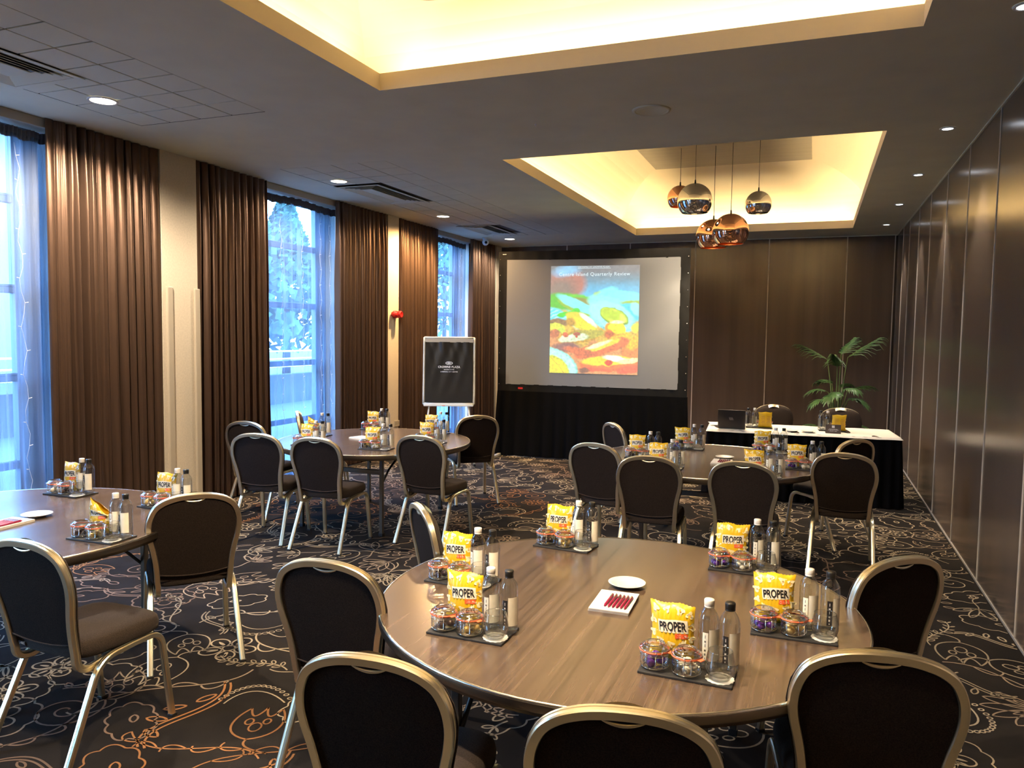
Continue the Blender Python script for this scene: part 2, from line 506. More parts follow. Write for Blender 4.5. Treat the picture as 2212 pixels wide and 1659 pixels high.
# left wall: pillars, inner wall with window openings
BAYC = [-0.29, 3.73, 7.75, 11.77]
PIL = [(-2.2, -2.0), (1.52, 1.95), (5.52, 5.965), (9.61, 9.915), (13.60, YB)]
b = MB()
for y0, y1 in PIL: b.box(-6.2, XL, y0, y1, 0, ZC)
for c in BAYC:   # walls behind the drapes
    pl = max(p[1] for p in PIL if p[1] <= c); pr = min(p[0] for p in PIL if p[0] >= c)
    b.box(-6.2, -5.93, pl, c-0.86, 0, ZC); b.box(-6.2, -5.93, c+0.86, pr, 0, ZC)
    b.box(-6.2, -5.93, c-0.86, c+0.86, 3.40, ZC)
wall_left = struct('wall_left', b.mesh('wall_left', M['plaster']))
b = MB()
for c in BAYC:
    for y in (c-0.86, c+0.84): b.box(-6.17, -5.82, y, y+0.02, 0, ZC-0.02)
struct('trim_3', b.mesh('trim_3', M['reveal']))
b = MB()
for c in BAYC: b.bbox(-5.93, -5.76, c-0.84, c+0.84, ZC-0.075, ZC, 0.006)
struct('trim_4', b.mesh('trim_4', M['guard']))

# corner guards on the first pillar and the end post
for (y, dx) in ((5.60, 0), (5.945, 0)):
    b = MB(); b.bbox(XL-0.02, XL+0.022, y-0.034, y+0.034, 0.0, 2.19, 0.008)
    obj('corner_guard', b.mesh('corner_guard', M['guard']), wall_left)
b = MB(); b.bbox(XL-0.02, XL+0.03, 13.66, 13.75, 0.0, 2.15, 0.01)
obj('corner_guard', b.mesh('corner_guard', M['guard']), wall_left)

# windows
for i, c in enumerate(BAYC):
    root = bpy.data.objects.new('window_%d' % (i+1), None); COL.objects.link(root); root['kind'] = 'structure'
    root.location = (-6.06, c, 0)
    b = MB()
    for s in (-1, 1):
        y0, y1 = sorted((s*0.60, s*0.78)); b.bbox(-0.035, 0.035, y0, y1, 0.0, 3.40, 0.005)
        y0, y1 = sorted((s*0.78, s*0.84)); b.box(-0.02, 0.02, y0, y1, 0.0, 3.40)
    obj('window_frame', b.mesh('window_frame', M['winframe']), root)
    for z in (0.04, 0.67, 1.385, 2.10, 2.82, 3.37):
        b = MB(); b.bbox(-0.03, 0.03, -0.6, 0.6, z-0.035, z+0.035, 0.005); b.bbox(-0.012, 0.036, -0.6, 0.6, z+0.015, z+0.035, 0.004)
        obj('transom', b.mesh('transom', M['winframe']), root)
    for z0, z1 in zip((0.075, 0.705, 1.42, 2.135, 2.855), (0.635, 1.35, 2.065, 2.785, 3.335)):
        b = MB(); b.box(-0.004, 0.004, -0.6, 0.6, z0, z1)
        obj('pane', b.mesh('pane', M['glass']), root)
    # portal guides sky light sampling through the opening
    ld = bpy.data.lights.new('window_portal', 'AREA'); ld.shape = 'RECTANGLE'; ld.size = 3.3; ld.size_y = 1.3
    ld.cycles.is_portal = True
    lo = bpy.data.objects.new('window_portal', ld); COL.objects.link(lo)
    lo.location = (-6.15, c, 1.7); lo.rotation_euler = (0, -PI/2, 0)

# ceiling with coffer openings and tile fields
TR = [(-2.85, 0.475, -1.24, 4.69), (-2.85, 0.475, 6.92, 12.85)]
TF = [(-5.20, -3.95, 0.95, 4.85), (-5.20, -3.95, 6.60, 12.30)]
xs = sorted({XL-0.4, XR+0.15, *[v for t in TR+TF for v in t[:2]]}); ys = sorted({YR-0.1, YB+0.15, *[v for t in TR+TF for v in t[2:]]})
b = MB()
for x0, x1 in zip(xs[:-1], xs[1:]):
    for y0, y1 in zip(ys[:-1], ys[1:]):
        cx, cy = (x0+x1)/2, (y0+y1)/2
        if any(t[0] < cx < t[1] and t[2] < cy < t[3] for t in TR+TF): continue
        b.add([(x0,y0,ZC),(x1,y0,ZC),(x1,y1,ZC),(x0,y1,ZC)], [(3,2,1,0)])
ceiling = struct('ceiling', b.mesh('ceiling', M['ceil']))
VENTS = [(-5.19, -4.60, 2.62, 3.78), (-5.19, -4.66, 7.62, 8.80), (-5.25, -4.74, 10.98, 12.10)]
b = MB()
for (x0, x1, y0, y1) in TF:
    b.add([(x0,y0,ZC+0.012),(x1,y0,ZC+0.012),(x1,y1,ZC+0.012),(x0,y1,ZC+0.012)], [(3,2,1,0)])
obj('tile_backing', b.mesh('tile_backing', M['gap']), ceiling)
for (x0, x1, y0, y1) in TF:
    nx = 4; ny = round((y1-y0)/0.31)
    dx, dy = (x1-x0)/nx, (y1-y0)/ny
    b = MB(); b.bbox(-dx/2+0.006, dx/2-0.006, -dy/2+0.006, dy/2-0.006, -0.001, 0.011, 0.002, seg=1)
    tm = b.mesh('ceiling_tile', M['tile'])
    for i in range(nx):
        for j in range(ny):
            cx, cy = x0+(i+.5)*dx, y0+(j+.5)*dy
            if any(v[0]-0.02 < cx < v[1]+0.02 and v[2]+0.05 < cy < v[3]-0.05 for v in VENTS): continue
            obj('ceiling_tile', tm, ceiling, loc=(cx, cy, ZC+random.uniform(0, 0.0015)))

b = MB(); b.box(XL-0.5, XR+0.25, YR-0.2, YB+0.25, 4.40, 4.55)  # unseen slab and sides, added to stop sky light leaking through tile gaps
for (x0, x1, y0, y1) in ((XL-0.5, XL-0.4, YR-0.2, YB+0.25), (XR+0.15, XR+0.25, YR-0.2, YB+0.25), (XL-0.4, XR+0.15, YR-0.2, YR-0.1), (XL-0.4, XR+0.15, YB+0.15, YB+0.25)): b.box(x0, x1, y0, y1, ZC-0.02, 4.40)
obj('leak_blocker', b.mesh('leak_blocker', M['gap']), ceiling)
def coffer(t, inx, iny):
    x0, x1, y0, y1 = t
    def ring(d_x, d_y, z): return [(x0-d_x,y0-d_y,z),(x1+d_x,y0-d_y,z),(x1+d_x,y1+d_y,z),(x0-d_x,y1+d_y,z)]
    def loft(rings, b, smooth=False):
        for a, c in zip(rings[:-1], rings[1:]):
            for k in range(4):
                k2 = (k+1) % 4
                b.add([a[k], a[k2], c[k2], c[k]], [(3,2,1,0)], 0, smooth)
    b = MB(); loft([ring(0,0,ZC), ring(0,0,ZC+0.115), ring(0.02,0.02,ZC+0.12), ring(0.025,0.025,ZC+0.115), ring(0.025,0.025,ZC+0.025)], b)
    obj('coffer_lip', b.mesh('coffer_lip', M['lip']), ceiling)
    rr = [ring(0.025,0.025,ZC+0.025), ring(0.30,0.30,ZC+0.025), ring(0.30,0.30,ZC+0.12)]
    for k in range(1, 11):
        a = k/10*PI/2
        rr.append(ring(0.30-(0.30+inx)*(1-math.cos(a)), 0.30-(0.30+iny)*(1-math.cos(a)), ZC+0.12+0.64*math.sin(a)))
    b = MB(); loft(rr, b)
    # smooth each of the four cove sides along its curve
    obj('coffer_vault', b.mesh('coffer_vault', M['vault']), ceiling)
    b = MB(); b.bbox(x0+inx, x1-inx, y0+iny, y1-iny, ZC+0.745, ZC+0.79, 0.003)
    obj('coffer_panel', b.mesh('coffer_panel', M['cpanel']), ceiling)
    for (a0, a1, c0, c1) in ((x0-0.16, x0-0.13, y0, y1), (x1+0.13, x1+0.16, y0, y1), (x0, x1, y0-0.16, y0-0.13), (x0, x1, y1+0.13, y1+0.16)):
        b = MB(); b.box(a0, a1, c0, c1, ZC+0.03, ZC+0.045)
        obj('cove_light', b.mesh('cove_light', M['cove']), ceiling)
coffer(TR[0], 0.60, 1.51)
coffer(TR[1], 0.60, 1.51)

#@@CARPET
# carpet pattern: sprays, blooms, scrolls, vines and beaded crescents woven as pale line work
CREAM = (0.46, 0.375, 0.255); PINK = (0.27, 0.18, 0.125); RUST = (0.40, 0.185, 0.070)
RV, RF, RC = [], [], []
_nv = 0
def ribbon(P, w, col, closed=False):
    global _nv
    P = np.asarray(P, float); n = len(P)
    if closed: d = np.roll(P, -1, 0)-np.roll(P, 1, 0)
    else:
        d = np.gradient(P, axis=0)
    L = np.hypot(d[:, 0], d[:, 1]); L[L == 0] = 1; d = d/L[:, None]
    nrm = np.stack([-d[:, 1], d[:, 0]], 1)*(w/2)
    V = np.empty((2*n, 2)); V[0::2] = P+nrm; V[1::2] = P-nrm
    i = np.arange(n if closed else n-1); j = (i+1) % n
    Fq = np.stack([2*i, 2*i+1, 2*j+1, 2*j], 1)+_nv
    RV.append(V); RF.append(Fq); RC.append(np.tile(col, (2*n, 1))); _nv += 2*n
def blob(P, col):
    global _nv
    P = np.asarray(P, float); n = len(P); c = P.mean(0)
    V = np.vstack([P, c]); i = np.arange(n); j = (i+1) % n
    Fq = np.stack([i, j, np.full(n, n), np.full(n, n)], 1)+_nv
    RV.append(V); RF.append(Fq); RC.append(np.tile(col, (n+1, 1))); _nv += n+1
def bez(p0, p1, p2, p3, n=14):
    t = np.linspace(0, 1, n)[:, None]
    p0, p1, p2, p3 = map(np.asarray, (p0, p1, p2, p3))
    return (1-t)**3*p0+3*t*(1-t)**2*p1+3*t*t*(1-t)*p2+t**3*p3
class Mot:
    def __init__(s, x, y, a, sc, flip): s.c = np.array([x, y]); s.R = np.array([[math.cos(a), -math.sin(a)], [math.sin(a), math.cos(a)]]); s.k = sc; s.fl = -1 if flip else 1
    def __call__(s, P):
        P = np.asarray(P, float).copy(); P[:, 1] *= s.fl
        return (P*s.k)@s.R.T+s.c
def petal(l, w, a, n=16, r0=0.05, tip=0.35):
    ca, sa = math.cos(a), math.sin(a); Rm = np.array([[ca, -sa], [sa, ca]])
    up = bez((r0, 0), (l*0.35, w), (l*(1-tip*0.4), w*0.9), (l, 0), n)
    dn = bez((l, 0), (l*(1-tip*0.4), -w*0.9), (l*0.35, -w), (r0, 0), n)
    return np.vstack([up, dn[1:]])@Rm.T
def m_fan(T, w, c):
    n = rng.integers(4, 7); a0 = -1.0
    for k in range(n):
        a = a0+2.0*k/(n-1); l = 1.0-0.25*abs(k-(n-1)/2)/n*2
        ribbon(T(petal(l, 0.15+0.04*rng.random(), a)), w, c)
        if rng.random() < 0.35: ribbon(T(petal(l*0.6, 0.06, a, r0=0.25)), w*0.8, c)
    ribbon(T(bez((0.05, 0), (-0.3, 0.1), (-0.6, -0.2), (-0.95, 0.05))), w, c)
def m_flower(T, w, c):
    n = rng.integers(5, 7)
    for k in range(n):
        a = 2*PI*k/n
        ribbon(T(petal(0.55, 0.24, a, r0=0.12, tip=0.1)), w, c)
        if rng.random() < .8: blob(T(petal(0.42, 0.05, a, 8, r0=0.2)), c)
    t = np.linspace(0, 2*PI, 14, endpoint=False); ribbon(T(np.stack([0.12*np.cos(t), 0.12*np.sin(t)], 1)), w, c, True)
    if rng.random() < 0.6:
        t = np.linspace(0, 2*PI, 72, endpoint=False); r = 0.78+0.07*np.abs(np.sin(t*6)); ribbon(T(np.stack([r*np.cos(t), r*np.sin(t)], 1)), w, c, True)
def m_scroll(T, w, c):
    t = np.linspace(0, 4.2*PI, 60); r = 0.06+0.6*(t/t[-1])**1.2
    ribbon(T(np.stack([r*np.cos(t), r*np.sin(t)], 1)), w, c)
    ribbon(T(bez((0.66, 0), (0.9, 0.35), (0.6, 0.8), (0.1, 0.95), 18)), w, c)
    for k in range(3): ribbon(T(np.array([0.72-0.25*k, 0.62+0.12*k])+petal(0.3, 0.08, 0.8+k*0.4, 8)), w, c)
def m_vine(T, w, c):
    P = bez((-1, -0.2), (-0.4, 0.45), (0.3, -0.45), (1, 0.25), 26); ribbon(T(P), w, c)
    for i in range(3, 25, 3):
        d = P[i+1]-P[i-1]; a = math.atan2(d[1], d[0])
        for s in (-1, 1):
            if rng.random() < 0.4: blob(T(P[i]+petal(0.20, 0.04, a+s*0.85, 7, r0=0.02)), c)
            else: ribbon(T(P[i]+petal(0.24, 0.07, a+s*0.85, 7, r0=0.02)), w*0.85, c)
def m_cloud(T, w, c):
    t = np.linspace(0, 2*PI, 84, endpoint=False); r = 0.55+0.1*np.sin(2*t+1)+0.09*np.abs(np.sin(4.5*t))
    ribbon(T(np.stack([1.3*r*np.cos(t), r*np.sin(t)], 1)), w, c, True)
    ribbon(T(np.array([-0.15, 0.0])+petal(0.4, 0.12, 0.3)), w, c)
def m_crescent(T, w, c):
    t = np.linspace(-1.9, 1.9, 40)
    ribbon(T(np.stack([0.75*np.cos(t), 0.75*np.sin(t)], 1)), w, c)
    r = 0.55-0.12*np.cos(t*0.5); ribbon(T(np.stack([r*np.cos(t), r*np.sin(t)], 1)), w, c)
    for a in np.linspace(-1.7, 1.7, 12):
        q = np.linspace(0, 2*PI, 8, endpoint=False); blob(T(np.stack([0.66*math.cos(a)+0.035*np.cos(q), 0.66*math.sin(a)+0.035*np.sin(q)], 1)), c)
def m_tulip(T, w, c):
    ribbon(T(bez((0, -0.5), (-0.7, -0.3), (-0.6, 0.4), (-0.35, 0.8))), w, c)
    ribbon(T(bez((0, -0.5), (0.7, -0.3), (0.6, 0.4), (0.35, 0.8))), w, c)
    ribbon(T(bez((-0.35, 0.8), (-0.2, 0.3), (-0.1, 0.4), (0, 0.85))), w, c); ribbon(T(bez((0.35, 0.8), (0.2, 0.3), (0.1, 0.4), (0, 0.85))), w, c)
    for x, y, r in ((0, 0, 0.13), (-0.18, 0.25, 0.08), (0.2, 0.22, 0.09)):
        q = np.linspace(0, 2*PI, 12, endpoint=False); ribbon(T(np.stack([x+r*np.cos(q), y+1.4*r*np.sin(q)], 1)), w*0.85, c, True)
    ribbon(T(bez((0, -0.5), (0.1, -0.8), (-0.3, -0.9), (-0.6, -1.0))), w, c)
def m_wave(T, w, c):
    for o in (0, 0.12):
        P = bez((-1.1, o), (-0.5, 0.7+o), (0.2, -0.7+o), (1.1, 0.1+o), 26); ribbon(T(P), w, c)
    for k in range(4): ribbon(T(np.array([-0.8+0.5*k, 0.25*math.sin(k)])+petal(0.4, 0.1, 1.2+0.5*k, 9)), w, c)
def m_beads(T, w, c):
    P = bez((-0.8, -0.4), (-0.3, 0.6), (0.4, 0.6), (0.8, -0.2), 15)
    for p in P:
        q = np.linspace(0, 2*PI, 9, endpoint=False); ribbon(T(np.stack([p[0]+0.06*np.cos(q), p[1]+0.05*np.sin(q)], 1)), w*0.8, c, True)
    ribbon(T(bez((-0.7, -0.6), (-0.2, 0.3), (0.4, 0.3), (0.7, -0.45))), w, c)
def m_trail(T, w, c):
    P = bez((-1.5, 0.1), (-0.6, 0.9), (0.4, -0.9), (1.6, 0.2), 34); ribbon(T(P), w, c)
    for i in (6, 12, 18, 24, 29):
        d = P[i+1]-P[i-1]; a = math.atan2(d[1], d[0]); s = 1 if rng.random() < .5 else -1
        q = bez((0, 0), (0.25, 0.25*s), (0.55, 0.2*s), (0.5, -0.08*s), 12); Rm = np.array([[math.cos(a), -math.sin(a)], [math.sin(a), math.cos(a)]])
        ribbon(T(P[i]+q@Rm.T), w, c)
MOTS = [m_fan, m_fan, m_fan, m_fan, m_flower, m_flower, m_scroll, m_vine, m_trail, m_trail, m_trail, m_cloud, m_cloud, m_crescent, m_tulip, m_tulip, m_wave, m_wave, m_beads]
pts = []
cell = {}
def ok(x, y, d):
    gx, gy = int(x//0.4), int(y//0.4)
    for i in range(gx-1, gx+2):
        for j in range(gy-1, gy+2):
            for (a, c_) in cell.get((i, j), ()):
                if (a-x)**2+(c_-y)**2 < d*d: return False
    return True
for _ in range(30000):
    x, y = rng.uniform(-5.6, 1.15), rng.uniform(0.9, 13.7)
    if ok(x, y, 0.245): cell.setdefault((int(x//0.4), int(y//0.4)), []).append((x, y)); pts.append((x, y))
ORANGE = [(-2.1, 2.3, 0.72), (-1.75, 5.0, 0.6), (-4.55, 6.3, 0.7), (-2.9, 7.6, 0.5), (0.1, 5.0, 0.4), (-5.2, 4.2, 0.4)]
for (x, y) in pts:
    f = math.sin(x*2.1+1.3)*math.cos(y*1.7-0.6)
    col = CREAM if f > -0.25 else tuple(0.5*a+0.5*b_ for a, b_ in zip(CREAM, PINK)) if f > -0.6 else PINK
    if any((x-a)**2+(y-c_)**2 < r*r for a, c_, r in ORANGE): col = RUST
    v = rng.uniform(0.62, 0.92); col = tuple(k*v for k in col)
    T = Mot(x, y, rng.uniform(0, 2*PI), rng.uniform(0.19, 0.29), rng.random() < 0.5)
    MOTS[rng.integers(len(MOTS))](T, rng.uniform(0.0075, 0.0110), col)
V = np.vstack(RV); Fq = np.vstack(RF); Cc = np.vstack(RC)
inside = (V[:, 0] > XL) & (V[:, 0] < XR-0.01) & (V[:, 1] < YB)
keep = inside[Fq].all(1); Fq = Fq[keep]
tri = Fq[:, 2] == Fq[:, 3]
faces = [tuple(f[:3]) if t else tuple(f) for f, t in zip(Fq.tolist(), tri.tolist())]
V3 = np.concatenate([V, np.full((len(V), 1), 0.0012)], 1)
me = bpy.data.meshes.new('carpet_pattern'); me.from_pydata(V3.tolist(), [], faces); me.materials.append(M['cpat'])
ca = me.color_attributes.new('Col', 'FLOAT_COLOR', 'POINT')
ca.data.foreach_set('color', np.concatenate([Cc, np.ones((len(Cc), 1))], 1).astype(np.float32).ravel()); me.update()
obj('carpet_pattern', me, floor, kind='stuff')

#@@CURTAINS
def drape(y0, y1, label, seed, flare=0.0):
    r = np.random.default_rng(seed)
    n = max(40, int((y1-y0)*210)); nz = 16
    npl = (y1-y0)/0.095
    ph = np.cumsum(np.abs(1+0.5*r.standard_normal(n))); ph = ph/ph[-1]*npl*2*PI
    amp = 0.050+0.014*np.sin(np.linspace(0, 9, n)+seed)
    w1 = r.standard_normal(n//6+2); w1 = np.interp(np.linspace(0, len(w1)-1, n), np.arange(len(w1)), w1)
    zs = [0.012, 0.05, 0.2, 0.45, 0.75, 1.05, 1.4, 1.75, 2.1, 2.4, 2.7, 2.95, 3.15, 3.28, 3.36, 3.41, ZC-0.004]
    vs = []
    for z in zs:
        t = z/ZC
        k = 0.55+0.45*min(1, (1-t)*6)
        dis = 0.012*np.sin(z*2.2+w1*1.2)+0.006*np.sin(z*7+w1*3)
        for i in range(n):
            s = i/(n-1)
            y = y0+s*(y1-y0)+dis[i]*(1-abs(2*s-1))*(1-t)
            sag = flare*(1-t)*(s-0.5)*2
            q = ph[i]/2+0.3*dis[i]*20
            x = XL-0.022+amp[i]*k*(2.2*abs(math.sin(q))**0.75-1.25)*(0.72+0.35*math.sin(q*0.37+seed))+0.008*w1[i]*(1-t)
            vs.append((x, y+sag, z))
    fs = []
    for j in range(len(zs)-1):
        for i in range(n-1):
            a = j*n+i; fs.append((a, a+1, a+n+1, a+n))
    b = MB(); b.add(vs, fs, 0, True)
    root = empty('drape', label, 'curtain', (0, 0, 0), 0, 'brown satin drapes along the window wall')
    obj('drape_cloth', b.mesh('drape_cloth', M['drape']), root)
    b = MB(); b.bbox(XL-0.10, XL-0.075, y0+0.01, y1-0.01, ZC-0.03, ZC, 0.004)
    obj('curtain_track', b.mesh('curtain_track', M['white']), root)
    return root
drape(4.40, 5.50, 'brown satin drape between the left edge window and the wide beige pillar', 11, 0.015)
drape(5.965, 7.03, 'dark brown drape hanging just right of the wide beige pillar', 12, 0.03)
drape(8.37, 9.60, 'brown satin drape left of the narrow pillar with the red alarm', 13, 0.015)
drape(9.93, 11.20, 'copper lit brown drape right of the red alarm pillar', 14, 0.01)
drape(12.53, 13.58, 'brown drape in the far corner between flip chart and screen', 15, 0.0)

def sheer(c, idx, label):
    r = np.random.default_rng(40+idx)
    y0, y1 = c-0.80, c+0.80
    root = empty('sheer_curtain', label, 'curtain', (0, 0, 0), 0, 'sheer voile curtains across the windows')
    n = 150; ph = np.cumsum(np.abs(1+0.6*r.standard_normal(n))); ph = ph/ph[-1]*2*PI*9
    zs = [0.02, 0.3, 0.8, 1.3, 1.8, 2.3, 2.7, 3.0, 3.2, 3.30]
    vs = []
    for z in zs:
        t = z/3.3
        for i in range(n):
            s = i/(n-1)
            vs.append((-5.86+(0.012+0.012*(1-t))*math.sin(ph[i]+0.5*math.sin(z*1.3+i*0.05)), y0+s*(y1-y0)+0.02*math.sin(z*1.1+s*9)*(1-t), z))
    fs = [(j*n+i, j*n+i+1, (j+1)*n+i+1, (j+1)*n+i) for j in range(len(zs)-1) for i in range(n-1)]
    b = MB(); b.add(vs, fs, 0, True)
    obj('voile', b.mesh('voile', M['sheer']), root)
    b = MB()
    def hd(u, v): return (-5.858+0.010*math.sin(u*PI*2*46)*(0.6+v), y0+u*(y1-y0), 3.275+0.085*v+0.006*math.sin(u*70+idx)-0.012*math.sin(u*9))
    b.grid(hd, 368, 2, smooth=False)
    obj('header_tape', b.mesh('header_tape', M['tape']), root)
    # fairy light wire draped down the voile
    rt = empty('fairy_light_string', 'thin white fairy lights on the '+label.replace(' voile curtain', ''), 'string light', (0, 0, 0), 0, 'fairy light strings on the sheers')
    b = MB(); bl = MB()
    for yy in ((c+0.50,) if idx != 2 else (c+0.42, c+0.62, c-0.35, c+0.05)):
        P = [(-5.825, yy+0.02*math.sin(k*1.7+yy)+0.0012*k, 3.22-k*0.095) for k in range(34)]
        b.tube(P, 0.0014, 4)
        for k in range(1, 33, 2):
            x, y, z = P[k]; s = 1 if k % 4 == 1 else -1
            bl.tube([(x, y, z), (x+0.004, y+s*0.026, z+0.006)], 0.0026, 5)
    obj('wire', b.mesh('wire', M['white']), rt)
    obj('bulbs', bl.mesh('bulbs', M['white']), rt, kind='stuff')
sheer(3.73, 1, 'sheer voile curtain over the window at the left photo edge')
sheer(7.75, 2, 'sheer voile curtain over the middle window behind the back left table')
sheer(11.77, 3, 'sheer voile curtain over the far window behind the flip chart')

#@@CHAIRS
def chair_hw(z):   # half width of the back hoop (outer line) at height z
    zz = [0.44, 0.51, 0.575, 0.64, 0.705, 0.765, 0.825, 0.878, 0.911, 0.930, 0.938, 0.94]
    ww = [0.195, 0.197, 0.2025, 0.214, 0.229, 0.2353, 0.2268, 0.2014, 0.159, 0.106, 0.053, 0.0]
    return float(np.interp(z, zz, ww))
def lean(z): return -0.20-(z-0.43)*0.175

def make_chair():
    root = empty('banquet_chair', 'x', 'chair', (0, 0, 0), 0, 'gold framed banquet chairs')
    tw = 0.0138   # half tube width, path runs inside the outer line
    half = [(0.0, 0.94), (0.055, 0.938), (0.106, 0.930), (0.159, 0.911), (0.2014, 0.878), (0.2268, 0.825), (0.2353, 0.765), (0.229, 0.705), (0.214, 0.64), (0.2025, 0.575), (0.197, 0.51), (0.195, 0.455)]
    full = [(-x, z) for x, z in half[::-1]]+half[1:]
    sm = smooth_pts([(x, z, 0) for x, z in full], 4)
    pts, sides = [], []
    n = len(sm)
    for i, p in enumerate(sm):
        t = sm[min(i+1, n-1)]-sm[max(i-1, 0)]; t.normalize()
        nx, nz = -t.y, t.x         # left normal of path (x,z) -> outward
        px, pz = p.x-nx*tw, p.y-nz*tw
        pts.append((px, lean(pz), pz)); sides.append(Vector((nx, -0.175*nz, nz)))
    # curls under the seat
    def curl(sx):
        P = [(sx*0.178, lean(0.44), 0.44), (sx*0.178, -0.196, 0.412), (sx*0.178, -0.175, 0.392), (sx*0.178, -0.14, 0.385), (sx*0.178, -0.09, 0.392), (sx*0.180, -0.03, 0.404), (sx*0.184, 0.03, 0.412)]
        return smooth_pts(P, 3)
    c0 = curl(-1)[::-1]; c1 = curl(1)
    pts = c0+pts[1:-1]+c1
    sides = [Vector((-1, 0, 0))]*len(c0)+sides[1:-1]+[Vector((1, 0, 0))]*len(c1)
    # grooved profile: u outward in the hoop plane, v depth
    pr = [(0.0138, -0.011), (0.0138, -0.004), (0.0112, -0.003), (0.0112, 0.001), (0.0138, 0.002), (0.0138, 0.011), (0.011, 0.015), (-0.011, 0.015), (-0.0138, 0.011), (-0.0138, -0.006), (-0.011, -0.011), (-0.006, -0.0125), (-0.004, -0.0080), (0.0005, -0.0080), (0.0025, -0.0150), (0.0105, -0.0155)]
    b = MB(); b.sweep(pts, sides, pr, smooth=True)
    fr = b.mesh('back_frame', M['gold'], sharp=R(28))
    obj('back_frame', fr, root)
    # front pad
    b = MB()
    rows = 22; colsn = 18
    def padz(v): return 0.462+0.472*v
    def pw(v):
        z = padz(v)
        return (chair_hw(min(z, 0.9395)) if z < 0.88 else 0.25*math.sqrt(max(0, 1-((z-0.80)/0.134)**2)))+0.004
    def front(u, v):
        v = min(max(v, 0), 0.998); z = padz(v); w = max(pw(v), 0.0); x = (u*2-1)*w
        e = (1-abs(u*2-1)**5)*(1-abs(v*2-1)**9)
        dip = 0.022*math.exp(-(x/0.05)**2)*max(0, (v-0.86)/0.14)
        return (x, lean(z)+0.018+0.036*e-dip, z)
    def back(u, v):
        v = min(max(v, 0), 0.998); z = padz(v); x = (u*2-1)*pw(v); return (x, lean(z)+0.014, z)
    b.grid(front, colsn, rows, flip=True); b.grid(back, colsn, rows)
    # rim between both skins
    for u in (0, 1):
        for j in range(rows):
            q = [back(u, j/rows), back(u, (j+1)/rows), front(u, (j+1)/rows), front(u, j/rows)]
            b.add(q, [(0,1,2,3)], 0, True)
    for v in (0, 1):
        for i in range(colsn):
            b.add([back(i/colsn, v), back((i+1)/colsn, v), front((i+1)/colsn, v), front(i/colsn, v)], [(0,1,2,3)], 0, True)
    obj('backrest', b.mesh('backrest', M['seatfab']), root, label='brown woven front pad of the backrest')
    # rear upholstered panel inside the hoop
    b = MB()
    def rearp(u, v):
        zb = 0.488+0.018*abs(u*2-1)**2; z = zb+(0.922-zb)*v
        w = max(0.0, (chair_hw(z) if z < 0.88 else 0.2200*math.sqrt(max(0, 1-((z-0.80)/0.138)**2)))-0.026)
        x = (u*2-1)*w
        return (x, lean(z)-0.006-0.004*(1-(u*2-1)**2)*math.sin(PI*min(1, v*1.02)), z)
    b.grid(rearp, 14, 20)
    obj('back_panel', b.mesh('back_panel', M['fab']), root, label='near black woven rear of the backrest')
    b = MB(); b.tube([rearp(k/14, 0) for k in range(15)], 0.004, 6)
    obj('welt', b.mesh('welt', M['seatfab']), root)
    # hand grip
    b = MB()
    P = [(x, lean(0.905)-0.004, 0.905-0.012*(1-(x/0.055)**2)+0.004) for x in np.linspace(-0.055, 0.055, 13)]
    b.tube(P, [0.002+0.0045*(1-(2*k/12-1)**2) for k in range(13)], 6)
    b.grid(lambda u, v: ((u*2-1)*0.062, lean(0.93)+0.050-0.03*v, 0.918+0.026*v-0.014*(u*2-1)**2), 12, 3)
    b.grid(lambda u, v: ((u*2-1)*0.062, lean(0.93)+0.044-0.03*v, 0.915+0.026*v-0.014*(u*2-1)**2), 12, 3, flip=True)
    obj('hand_grip', b.mesh('hand_grip', M['gold']), root, label='pale gold crescent hand grip')
    # seat cushion
    def so(f, z):
        out = []
        for k in range(48):
            a = 2*PI*k/48; ca, sa = math.cos(a), math.sin(a)
            e = 2/5.0
            x = math.copysign(abs(ca)**e, ca); y = math.copysign(abs(sa)**e, sa)
            w = (0.198+0.022*(y+1)/2)
            out.append((x*w*f, 0.025+y*0.215*f, z))
        return out
    b = MB(); rings = [so(0.93, 0.425), so(1.0, 0.437), so(1.01, 0.465), so(0.985, 0.489), so(0.93, 0.500), so(0.75, 0.509), so(0.4, 0.514)]
    vs = [p for r_ in rings for p in r_]; fs = []
    for i in range(len(rings)-1):
        for k in range(48): fs.append((i*48+k, i*48+(k+1) % 48, (i+1)*48+(k+1) % 48, (i+1)*48+k))
    fs.append(tuple(range(48))[::-1]); fs.append(tuple((len(rings)-1)*48+k for k in range(48)))
    b.add(vs, fs, 0, True)
    obj('seat', b.mesh('seat', M['seatfab']), root, label='brown woven seat cushion')
    # legs: grooved tube, rear leg and front leg meet along the seat rail
    lp = [(0.0145, -0.008), (0.0145, 0.008), (0.010, 0.012), (0.003, 0.0125), (0.002, 0.010), (-0.002, 0.010), (-0.003, 0.0125), (-0.010, 0.012), (-0.0145, 0.008), (-0.0145, -0.008), (-0.010, -0.012), (-0.003, -0.0125), (-0.002, -0.010), (0.002, -0.010), (0.003, -0.0125), (0.010, -0.012)]
    for s in (-1, 1):
        rear = fillet([(s*0.228, -0.305, 0.0), (s*0.210, -0.115, 0.412), (s*0.206, 0.06, 0.418)], 0.08, 8)
        front_ = fillet([(s*0.206, 0.06, 0.418), (s*0.208, 0.205, 0.420), (s*0.222, 0.252, 0.0)], 0.07, 8)
        for P in (rear, front_):
            b = MB(); b.sweep(P, [Vector((1, 0, 0))]*len(P), lp, smooth=True)
            f = P[0] if P is rear else P[-1]
            lg = obj('leg', b.mesh('leg', M['gold'], sharp=R(28)), root)
            b = MB(); b.bbox(f[0]-0.0165, f[0]+0.0165, f[1]-0.0150, f[1]+0.0150, 0.0, 0.014, 0.002)
            obj('foot_cap', b.mesh('foot_cap', M['dark']), lg)
